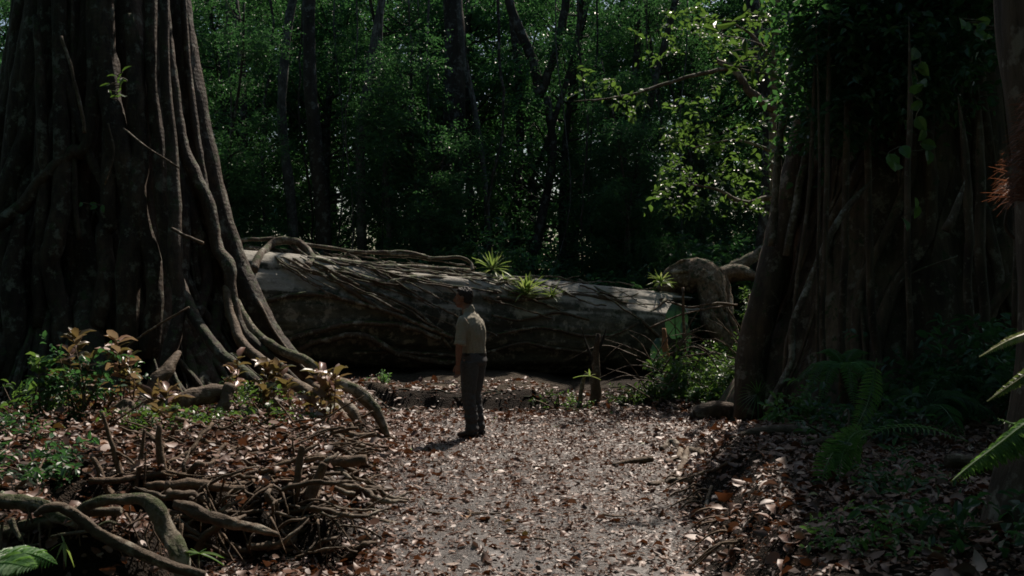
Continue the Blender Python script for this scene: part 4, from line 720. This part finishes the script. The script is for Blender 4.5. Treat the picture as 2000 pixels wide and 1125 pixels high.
# large leaved seedlings
def whorls(tops, d, leaf, nl, label, mat, seed, wd=.42, stem=.35, group=None, name='seedling', up=.45):
    q = np.random.default_rng(seed); P0 = [W(a, b, d+q.uniform(-.25, .25)) for a, b in tops]; base = np.array(P0).mean(0); base[2] = gz(base[0], base[1]); root = empty(name, base, label, 'plant', group); st, lf = MB(), MB()
    for p in P0:
        g_ = np.array([p[0]*.7+base[0]*.3, p[1]*.7+base[1]*.3, 0]); g_[2] = gz(g_[0], g_[1]); tube(st, [g_, g_*.5+p*.5+q.normal(size=3)*.03, p], [.01, .008, .004], 5, 4, .1, 1)
        for z_, n_ in ((0, 3), (.03, nl-3), (.07, 3), (.12, 2), (.17, 3), (.23, 2)):
            a = q.uniform(0, 6.28)+np.arange(n_)*6.283/n_; A = np.stack([np.cos(a), np.sin(a), up+.25-z_*3+q.uniform(-.45, .45, n_)], -1); c = p-(p-g_)*min(.8, z_/max(.1, np.linalg.norm(p-g_)))
            leaves(lf, np.tile(c, (n_, 1)), A, np.stack([-np.cos(a)*.3, -np.sin(a)*.3, np.ones(n_)], -1)+q.normal(size=(n_, 3))*.45, leaf*q.uniform(.45, 1.15, n_), wd, q.uniform(0, 1, n_), T_NEAR, q.uniform(.5, 2, n_))
    build('stems', st, M['stick'], root); build('leaves', lf, M[mat], root); return root
whorls([(150, 660), (135, 690), (175, 700), (190, 745), (120, 740), (160, 780), (215, 770)], 9.5, .17, 6, 'tall seedling clump with pinkish leaves in front of the left fig', 'leafred', 1)
whorls([(228, 665), (252, 700), (255, 735), (232, 690)], 9.7, .19, 5, 'seedling with large pale pink leaves right of the tall clump', 'leafred', 2)
whorls([(75, 705), (95, 715)], 9.3, .17, 6, 'small yellow green seedling at the far left', 'leafmid', 3)
whorls([(300, 775), (325, 765), (345, 785), (310, 800)], 9.3, .19, 6, 'low seedling with glossy pinkish leaves before the bent knee root', 'leafred', 4)
whorls([(545, 722), (520, 715), (560, 750), (515, 765)], 9.9, .21, 6, 'red leaved seedling beside the moss covered root', 'leafred', 5)
whorls([(625, 728), (655, 735), (640, 760), (610, 775), (630, 790)], 9.7, .2, 6, 'rusty orange leaved seedling nearest the path', 'leafred', 6)
whorls([(465, 700), (455, 725)], 10.1, .16, 4, 'pale leaf seedling at the foot of the central fig roots', 'leafred', 7)
for k, (a, b_, d, h, r, n, lf, mat, lab) in enumerate([(150, 850, 9.2, .7, .4, 26, .065, 'leafdark', 'dense small leaved bush under the pinkish seedlings'), (90, 830, 9.3, .4, .35, 12, .08, 'leafmid', 'small leaved bush at the left edge'), (60, 900, 8.2, .2, .4, 12, .06, 'leafdark', 'dark low plants left of the curved root'), (290, 850, 9.0, .2, .3, 10, .06, 'leafmid', 'low leafy patch below the glossy seedling'),
      (395, 840, 9.3, .22, .3, 13, .06, 'leafmid', 'low green plants right of the bent knee root'), (510, 820, 9.6, .3, .3, 13, .06, 'leafmid', 'small leaved plants under the red seedling'), (450, 720, 10.3, .3, .2, 8, .06, 'leafmid', 'green shoots between the fig roots'), (490, 700, 10.6, .3, .3, 20, .05, 'leafmid', 'tiny shoots high among the fig roots'), (330, 850, 8.8, .15, .35, 10, .05, 'leafmid', 'low creeping plants in front of the bent knee root'),
      (595, 850, 9.3, .15, .3, 7, .05, 'leafmid', 'sparse shoots at the foot of the orange seedling'), (20, 980, 6.6, .2, .3, 10, .06, 'leafdark', 'dark plants behind the mossy roots'), (110, 940, 7.4, .3, .2, 10, .08, 'leafdark', 'thin dark sprout left of the upright sticks')]):
    p = G(a, b_); p = W(a, b_, d); p[2] = gz(p[0], d); shrub(p, h, r, n, lf, lab, mat, seed=40+k, stems=4, tpl=T_NEAR, nl=5, name='small_plant')
def fewleaves(base, d, tips, leaf, wd, label, mat='leafmid', name='small_plant', seed=0):
    q = np.random.default_rng(seed); b0 = W(*base, d); root = empty(name, b0, label, 'plant'); lf, st = MB(), MB(); tube(st, [b0-[0, 0, .12], b0], .004, 5, 1, 0, 1)
    for k, (a, b_) in enumerate(tips): e_ = W(a, b_, d+q.uniform(-.06, .06)); v = e_-b0; strap(lf, b0, v/np.linalg.norm(v)+[0, 0, .25], np.linalg.norm(v)*1.05, np.linalg.norm(v)*wd, .28, q.uniform(.4, 1))
    build('stem', st, M['vine'], root); build('leaves', lf, M[mat], root)
fewleaves((388, 1082), 4.6, [(335, 1080), (438, 1090), (370, 1069), (432, 1103), (345, 1097), (405, 1070)], .1, .24, 'little plant with narrow arching leaves at the bottom left', seed=1)
fewleaves((392, 1000), 6.0, [(378, 990), (436, 1012), (400, 988), (420, 1018), (375, 1006), (412, 996)], .1, .3, 'small green plant on the sloping log', seed=2)
fewleaves((125, 1060), 4.5, [(112, 1090), (140, 1098), (128, 1100), (100, 1075), (118, 1040)], .1, .18, 'wilted strap leaves hanging over the mossy roots', 'brom', seed=3)

# ------------------------------------------------------------ ferns
def frond(mb, pts, L_, n, up=(0, -.4, 1), wr=.26, ang=.35, droop=.25, tone=.5, q=rng, r=.006, base=.1):
    P = cm(pts, 10); Ls = np.concatenate([[0], np.cumsum(np.linalg.norm(np.diff(P, axis=0), axis=1))]); t = np.linspace(base, .99, n); C = np.stack([np.interp(t*Ls[-1], Ls, P[:, k]) for k in range(3)], -1)
    T = np.gradient(C, axis=0); T /= np.linalg.norm(T, axis=1)[:, None]; up = np.asarray(up, float); S = np.cross(T, up); S /= np.linalg.norm(S, axis=1)[:, None]; Nn = np.cross(S, T); ln = L_*np.minimum(1, (1-t)*1.7)**.75*np.minimum(1, .45+t*2.2)
    tube(mb, P[::3], np.linspace(r, r*.3, len(P[::3])), 5, 1, 0, 1, tone=.9)
    for sg in (1, -1): leaves(mb, C, S*sg+T*ang-Nn*droop+q.normal(size=C.shape)*.06, Nn+q.normal(size=C.shape)*.12, ln, wr, np.clip(tone+q.normal(size=n)*.15, 0, 1), T_NEAR)
def fern(name, base, label, fr, mat='fern', group=None, cat='fern'):
    root = empty(name, base, label, cat, group)
    for pts, L_, n, kw in fr:
        if pts[0][1] < 4:
            p0 = np.array(pts[0]); g0 = p0+[.5, .15, 0]; g0[2] = gz(g0[0], g0[1])-.05; st = MB(); tube(st, [g0, g0*.45+p0*.55+[.1, 0, .1], p0], [.02, .012, .007], 6, 6, .1, 1); build('stalk', st, M['vine'], root)
        mb = MB(); frond(mb, pts, L_, n, **kw); build('frond', mb, M[mat], root, False)
    return root
c = W(1648, 722, 10.6); fr = []
for k, (a, b_, dd) in enumerate([(1543, 752, -.1), (1560, 795, -.4), (1598, 800, -.5), (1592, 690, .3), (1612, 712, .5), (1745, 768, -.2), (1730, 712, .3), (1700, 690, .5), (1725, 800, -.5), (1670, 805, -.6), (1690, 735, .6), (1580, 720, .1)]):
    e_ = W(a, b_, 10.6+dd); m_ = c*.5+e_*.5; m_[2] = max(c[2], e_[2])+.05; fr.append(([c, c*.75+m_*.25+[0, 0, .06], m_, e_*.8+m_*.2, e_], .11, 30, dict(tone=.25+.05*k)))
b0 = c.copy(); b0[2] = gz(c[0], c[1]); tf = fern('tree_fern', b0, 'small tree fern with arching fronds in front of the right fig', fr)
mb = MB(); tube(mb, [b0-[0, 0, .1], b0*.5+c*.5, c], [.06, .05, .04], 9, 4, .3, 3); build('trunk', mb, M['figr'], tf)
D = 7.0; c = W(1720, 845, D+.3); b0 = c.copy(); b0[2] = gz(c[0], c[1])
fern('drooping_fern', b0, 'large fern whose long fronds droop down over the shaded right bank', [
 ([W(1712, 700, D+1), W(1700, 770, D+.9), W(1682, 815, D+.7), W(1662, 850, D+.5)], .11, 28, dict(wr=.2, tone=.7, droop=.1, up=(0, -1, .3))),
 ([W(1700, 850, D+.2), W(1655, 855, D+.1), W(1622, 890, D), W(1596, 960, D-.1), W(1580, 1030, D-.1), W(1572, 1085, D-.1)], .1, 44, dict(wr=.19, tone=.35, up=(0, -1, .3))),
 ([W(1700, 840, D+.1), W(1665, 850, D), W(1642, 900, D-.1), W(1636, 970, D-.2), W(1628, 1050, D-.2)], .11, 42, dict(wr=.19, tone=.55, up=(0, -1, .3))),
 ([W(1705, 845, D+.2), W(1672, 862, D+.1), W(1663, 910, D), W(1668, 960, D), W(1662, 1000, D)], .09, 30, dict(wr=.19, tone=.3, up=(0, -1, .3))),
 ([W(1890, 862, D+.4), W(1820, 838, D+.3), W(1750, 834, D+.2), W(1690, 850, D+.1), W(1640, 895, D)], .07, 22, dict(tone=.6, up=(0, -.5, 1))),
 ([W(1690, 860, D+.1), W(1640, 870, D), W(1610, 920, D-.2), W(1600, 1010, D-.3), W(1608, 1060, D-.3)], .1, 36, dict(wr=.19, tone=.4, up=(0, -1, .3)))])
D = 9.2; c = W(1795, 812, D); b0 = c.copy(); b0[2] = gz(c[0], c[1])
fern('palm_seedling', b0, 'dark palm seedling with long narrow leaflets right of the tree fern', [([c, W(1840, 775, D), W(1890, 780, D-.1), W(1950, 815, D-.2)], .3, 30, dict(tone=.1, wr=.07, droop=.5, ang=.6)), ([c, W(1830, 790, D-.3), W(1860, 820, D-.6), W(1880, 870, D-.8)], .22, 24, dict(tone=.1, wr=.08, droop=.4, ang=.6)),
 ([c, W(1780, 775, D), W(1750, 780, D), W(1720, 810, D)], .2, 20, dict(tone=.2, wr=.08, droop=.4, ang=.6)), ([c, W(1830, 745, D+.4), W(1880, 735, D+.4), W(1930, 750, D+.3)], .2, 20, dict(tone=.1, wr=.08, droop=.5, ang=.6))], 'leafdark', cat='palm')
c = W(1480, 770, 12.4); b0 = c.copy(); b0[2] = gz(c[0], c[1]); root = empty('palm_seedling', b0, 'tiny fan-leaved palm seedling at the foot of the right fig', 'palm'); mb = MB()
for k in range(26): a = k*.245; strap(mb, c, (math.cos(a), -.3, math.sin(a)*.8+.1), .3, .02, .3, .3)
build('fronds', mb, M['fern'], root)
fern('fern', W(2080, 790, 3.1), 'close bright green fern frond reaching in from the right edge', [([W(2085, 775, 3.15), W(2010, 822, 3.12), W(1950, 868, 3.1), W(1900, 905, 3.08), W(1856, 942, 3.05)], .085, 44, dict(tone=.9, up=(-.3, -.3, 1), wr=.3, droop=.75, ang=.25)),
 ([W(2090, 800, 3.3), W(2000, 830, 3.3), W(1940, 815, 3.3)], .05, 14, dict(tone=.8))], 'fern')
fern('fern_frond', W(2080, 630, 3.0), 'upper of two blurred pale frond tips at the right edge', [([W(2090, 628, 3), W(2030, 645, 3), W(1975, 663, 3), W(1913, 697, 3)], .03, 40, dict(tone=.95, up=(0, -.6, 1), wr=.45, droop=.2, ang=.5))], 'brom')
fern('fern_frond', W(2080, 690, 3.0), 'lower of two blurred pale frond tips at the right edge', [([W(2090, 690, 3), W(2035, 712, 3), W(1985, 745, 3), W(1928, 784, 3)], .032, 40, dict(tone=.6, up=(0, -.6, 1), wr=.45, droop=.2, ang=.5))], 'brom')
fern('fern', W(-30, 1120, 3.6), 'fern frond arching in the bottom left corner', [([W(-60, 1110, 3.7), W(0, 1085, 3.7), W(60, 1082, 3.65), W(112, 1102, 3.6)], .1, 26, dict(tone=.6, up=(0, -.5, 1), wr=.3, droop=.5)), ([W(-60, 1130, 3.5), W(0, 1100, 3.5), W(70, 1110, 3.4)], .1, 22, dict(tone=.4))])
for k, (a, b_, d, h, r, n, lf, mat, lab) in enumerate([(1700, 760, 10, .3, .5, 9, .13, 'leafdark', 'dark broad leaved plant right of the tree fern'), (1770, 830, 9, .25, .5, 14, .1, 'leafdark', 'low dark plants below the palm seedling'), (1850, 750, 10.5, .8, .7, 36, .14, 'leafdark', 'dark leafy bush under the lianas'), (1950, 730, 10, .9, .7, 40, .14, 'leafdark', 'dark bush at the right edge below the lianas'),
      (1560, 770, 11, .3, .3, 14, .1, 'fern', 'small shaded plant left of the tree fern'), (1740, 930, 6.6, .12, .5, 12, .06, 'leafdark', 'small dark shoots on the shaded leaf floor'), (1860, 1030, 5.3, .15, .45, 12, .09, 'leafdark', 'dark broad leaved shoots before the near right trunk'), (1690, 1080, 5.2, .06, .4, 10, .05, 'fern', 'tiny green sprout at the bottom right'), (1800, 700, 11.5, .6, .5, 12, .16, 'leafdark', 'dark large leaved plant at the fig base'), (1660, 850, 8.8, .2, .5, 6, .08, 'leafdark', 'dark undergrowth behind the drooping fern')]):
    p = W(a, b_, d); p[2] = gz(p[0], d); shrub(p, h, r, n, lf, lab, mat, seed=70+k, stems=4, tpl=T_NEAR, nl=5, name='small_plant')

# ------------------------------------------------------------ right side: near trunk, dry fronds
nt_ = empty('curved_tree', W(2110, 1150, 5.6)*[1, 1, 0]+[0, 0, .4], 'blurred curved trunk of a near tree along the right edge', 'tree')
mb = MB(); tube(mb, pxl([(2080, -400, 5.7), (2082, -100, 5.6), (2086, 40, 5.6), (2105, 180, 5.6), (2130, 380, 5.6), (2135, 600, 5.6), (2115, 820, 5.6), (2080, 980, 5.6), (2052, 1120, 5.6), (2040, 1300, 5.6)]), [.35, .355, .36, .37, .37, .37, .37, .38, .4, .44], 24, 8, .04, 3); build('trunk', mb, M['figr'], nt_)
q = np.random.default_rng(5); mb = MB(); c0 = W(2000, 300, 5.2)
for k in range(300):
    t = q.uniform(0, 1); p = W(2010-10*t, 180+215*t**.8, 5.15+q.uniform(0, .2)); a = q.uniform(-.5, .5)+.1; strap(mb, p, (-math.cos(a), q.uniform(-.5, .3), math.sin(a)+.15), q.uniform(.05, .23)*(.5+.6*t), .009, q.uniform(.1, .9), q.uniform(0, 1), 4)
root = empty('dried_epiphyte', c0, 'clump of dry rust red fronds hanging at the right edge trunk', 'plant'); build('fronds', mb, M['dryfern'], root)

# ------------------------------------------------------------ things about the clearing
def piece(path, r, label, name, cat, mat, sd=0, n=12, kn=.1, flat=1, wob=.12, group=None):
    mb = MB(); tube(mb, path, r, n, 5, wob, sd, kn=kn, flat=flat); return tag(build(name, mb, M[mat]), label, cat, group)
p = G(1362, 822); piece([p+[0, 0, .07], p+[.02, 0, .08], p+[.25, .06, .11], p+[.5, .14, .1], p+[.52, .14, .1]], [.1, .13, .14, .12, .08], 'short chunky log lying in the sunlit leaves on the right', 'log', 'log', 'root', 1, 14, .05)
p = G(1425, 862); piece([p+[0, 0, .02], p+[.25, .1, .05], p+[.55, .2, .06], p+[1.0, .25, .04]], [.02, .05, .06, .04], 'long branch lying toward the shade behind the root tangle', 'fallen_branch', 'branch', 'root', 2)
p = G(1195, 912); piece([p+[0, 0, .01], p+[.22, .08, .04], p+[.42, .16, .05]], [.02, .03, .035], 'short dark stick lying alone on the right side of the path', 'fallen_branch', 'branch', 'stick', 3)
p = G(1570, 878); piece([p+[0, 0, .03], p+[.3, .15, .06], p+[.6, .3, .06]], [.02, .04, .035], 'dark branch lying in the shade left of the drooping fern', 'fallen_branch', 'branch', 'figr', 4)
p = G(1850, 930); piece([p+[0, 0, .1], p+[.1, .02, .1], p+[.35, .05, .04], p+[.6, .05, 0]], [.05, .06, .05, .04], 'broken log with orange rotten end on the shaded right floor', 'log', 'log', 'root', 5)
p = G(1505, 820); piece([p+[-.5, -.1, .02], p+[-.2, -.05, .03], p+[.05, .05, .05]], [.01, .02, .025], 'thin dark stick beside the chunky log', 'fallen_branch', 'branch', 'stick', 6)
for k, (pp, r, lab) in enumerate([([(1290, 880), (1310, 868), (1330, 875), (1325, 895)], .04, 'rounded root knob at the top of the right bank tangle'), ([(1345, 875), (1335, 905), (1322, 935)], .035, 'pale root sloping down the right bank tangle'), ([(1268, 948), (1310, 942), (1355, 935), (1380, 922)], .035, 'dark root lying across the foot of the tangle'), ([(1300, 905), (1330, 898), (1350, 915), (1375, 910)], .03, 'short dark root in the middle of the tangle'),
        ([(1370, 925), (1400, 915), (1430, 900), (1480, 880)], .012, 'thin root running up over the right bank'), ([(1310, 880), (1350, 880), (1390, 890)], .035, 'root along the lip of the right bank'), ([(1390, 950), (1375, 1000), (1360, 1050)], .018, 'thin root hanging down the face of the right bank')]):
    broot([tuple(v) for v in [(a, b_, float(G(a, b_)[1])-.08) for a, b_ in pp]], [r*.7]+[r]*(len(pp)-2)+[r*.6], lab, 'root', 60+k, kn=.4)
for k in range(34):
    px = rnd.uniform(700, 1120); y_ = rnd.uniform(13.9, 15.2); x_ = (px-1000)/F*y_; a = rnd.gauss(0, .7); L_ = rnd.uniform(.15, .6); d_ = np.array([math.cos(a), math.sin(a)*.8, 0]); pp = []
    for t in (-.5, -.15, .2, .5):
        v = np.array([x_, y_, 0])+d_*L_*t; v[2] = gz(v[0], v[1])+.015+.02*math.sin(9*t+k); pp.append(v)
    vine(pp, [.004, rnd.uniform(.006, .02), .01, .004], 'root or stick lying over the dark ledge behind the man', 'ledge_root', 'root', 'roots and sticks on the ledge behind the man', 'root' if k % 2 else 'trunk', 1000+k, .8, 5)
# stumps and snags before the log's right half
b0 = G(1165, 785); piece([b0-[0, 0, .1], b0*.6+W(1160, 700, b0[1])*.4, W(1162, 700, b0[1]), W(1168, 652, b0[1])], [.09, .075, .06, .03], 'dark broken stump standing before the right half of the fallen trunk', 'stump', 'stump', 'root', 7, 12, .3)
piece([W(1162, 715, b0[1]), W(1148, 680, b0[1]), W(1135, 640, b0[1])], [.03, .02, .006], 'thin dead shoot leaning left from the dark stump', 'dead_shoot', 'stick', 'trunk', 8, 6)
piece([W(1168, 690, b0[1]), W(1178, 660, b0[1]), W(1184, 640, b0[1])], [.03, .02, .006], 'thin dead shoot leaning right from the dark stump', 'dead_shoot', 'stick', 'trunk', 9, 6)
b1_ = G(1128, 800); piece([b1_-[0, 0, .05], W(1136, 765, b1_[1]), W(1142, 735, b1_[1]), W(1155, 728, b1_[1])], [.03, .035, .025, .015], 'crooked mossy snag beside the dark stump', 'snag', 'stump', 'mossroot', 10, 8, .4)
fewleaves((1152, 735), b1_[1]-.1, [(1120, 738), (1140, 722), (1165, 730), (1172, 742), (1150, 716)], .1, .2, 'pale spidery epiphyte on the mossy snag', 'brom', seed=9)
b2 = W(1301, 715, 16.6); piece([b2-[0, 0, .5], b2, W(1300, 690, 16.6), W(1298, 665, 16.6), W(1297, 641, 16.6)], [.085, .085, .09, .08, .05], 'upright splintered orange stub glowing by the broken end', 'splintered_stub', 'stump', 'stub', 11, 10, .1, .6, .25)
def blade(base, tip, w, label, d, group=None):
    b_, e_ = W(*base, d), W(*tip, d); v = e_-b_; L_ = np.linalg.norm(v); mb = MB(); s_ = np.array([1.0, 0, 0]); nn = 12; V = []
    for i in range(nn+1):
        t = i/nn; ww = w*math.sin(PI*min(1, t*.93+.05))**.55; c = b_+v*t+[0, -.12*math.sin(PI*t), .0]
        for u in (-1, -.5, 0, .5, 1): V.append(c+s_*ww*.5*u+[0, .1*abs(u)*w+.012*math.sin(i*2.2)*abs(u), 0])
    mb.add(V, [[5*i+j, 5*i+j+1, 5*i+j+6, 5*i+j+5] for i in range(nn) for j in range(4)], .6); st = MB(); r_ = np.array([b_[0], d+.05, gz(b_[0], d)]); tube(st, [r_, r_*.4+b_*.6, b_+[0, .01, 0]], [.015, .012, .008], 6, 4, 0, 1)
    root = empty('broad_leaf_plant', r_, label, 'plant', group); build('stalk', st, M['fern'], root); build('leaf_blade', mb, M['bananaleaf'], root)
blade((1322, 592), (1318, 662), .42, 'big broad green leaf blade hanging below the broken end', 18.2); blade((1336, 628), (1338, 690), .2, 'second broad leaf blade right of the big one', 17.9); blade((1288, 660), (1280, 715), .28, 'dark broad leaf blade left of the orange stub', 18.4)
for k, (a, b_, d, h, r, n, lf, mat, lab) in enumerate([(1345, 760, 15.6, .55, .45, 26, .1, 'leafmid', 'bright bush just right of the orange stub'), (1390, 770, 15.0, .4, .5, 26, .09, 'leafmid', 'bright low bush before the arching limb'), (1452, 650, 17.6, .8, .3, 26, .09, 'leafmid', 'sunlit bush under the arching limb'), (1478, 600, 18.4, 1.5, .3, 40, .09, 'leafmid', 'tall sunlit bush between the limb and the right fig'), (1400, 700, 16.6, .45, .4, 22, .1, 'leafmid', 'green bush at the foot of the arching limb'),
      (1275, 770, 15.2, .25, .3, 12, .08, 'leafmid', 'low green plants at the edge of the shade'), (1230, 780, 15, .12, .4, 12, .05, 'leafmid', 'short grass-like shoots near the leafy edge'), (1090, 790, 14.4, .06, .5, 7, .06, 'leafmid', 'scattered green shoots at the path edge right of the man'), (1440, 740, 15.2, .4, .3, 20, .08, 'leafmid', 'leafy bush touching the right fig buttress'), (1465, 520, 22.3, 2.2, .6, 60, .14, 'leafmid', 'high leafy bush behind the second limb'),
      (1380, 480, 22, 2.6, .9, 80, .16, 'leafbg', 'dark bush rising behind the arching limb'), (745, 735, 15.6, .15, .15, 6, .05, 'fern', 'dark tuft on the sand bank by the fig roots')]):
    p = W(a, b_, d); p[2] = gz(p[0], d); shrub(p, h, r, n, lf, lab, mat, seed=90+k, stems=6, tpl=T_NEAR, nl=6, name='leafy_bush')
for k in range(46):
    px, d = rnd.uniform(1230, 1470), rnd.uniform(14.8, 17.5); p = W(px, 700, d); p[2] = gz(p[0], d)+rnd.uniform(0, .6); a = rnd.uniform(-.5, 1.2); L_ = rnd.uniform(.4, 1.3); dr = np.array([math.cos(a)*rnd.choice([-1, 1]), rnd.uniform(-.3, .3), math.sin(a)]); m_ = p+dr*L_*.5+[0, 0, rnd.uniform(.02, .25)]
    vine([p, m_, p+dr*L_], [.012, .009, .003], 'pale bare twig in the thicket beside the broken end', 'bare_twig', 'twig', 'bare twigs in the thicket', 'root', k, .6, 5)
for k, (pp, r, lab) in enumerate([([(1302, 590), (1320, 594), (1350, 600), (1400, 592), (1440, 597)], .018, 'bent bare branch poking out level from the broken end'), ([(1335, 560), (1334, 620), (1340, 690), (1352, 740), (1340, 800)], .025, 'crooked bare sapling standing by the broken end'), ([(1270, 640), (1330, 615), (1400, 600), (1440, 595)], .015, 'thin arching twig above the broad leaf'), ([(1420, 600), (1445, 640), (1460, 670)], .015, 'thin twig sloping toward the right fig'), ([(1215, 800), (1240, 765), (1225, 750), (1290, 790)], .012, 'looping twig at the path edge')]):
    vine([W(a, b_, 17.2 if k < 4 else 14.8) for a, b_ in pp], r, lab, 'bare_branch', 'branch', None, 'root', 200+k, .5, 7)
# loose twigs on the path
for k in range(40):
    px, py = rnd.uniform(780, 1500), rnd.uniform(820, 1090); p = G(px, py); a = rnd.gauss(0, .6); stick((p[0], p[1], .01), (math.cos(a), math.sin(a), 0), rnd.uniform(.1, .4), rnd.uniform(.003, .009), 'thin twig lying among the leaves on the creek bed', 'twigs lying on the creek bed', name='fallen_twig', sd=k, cat='twig')
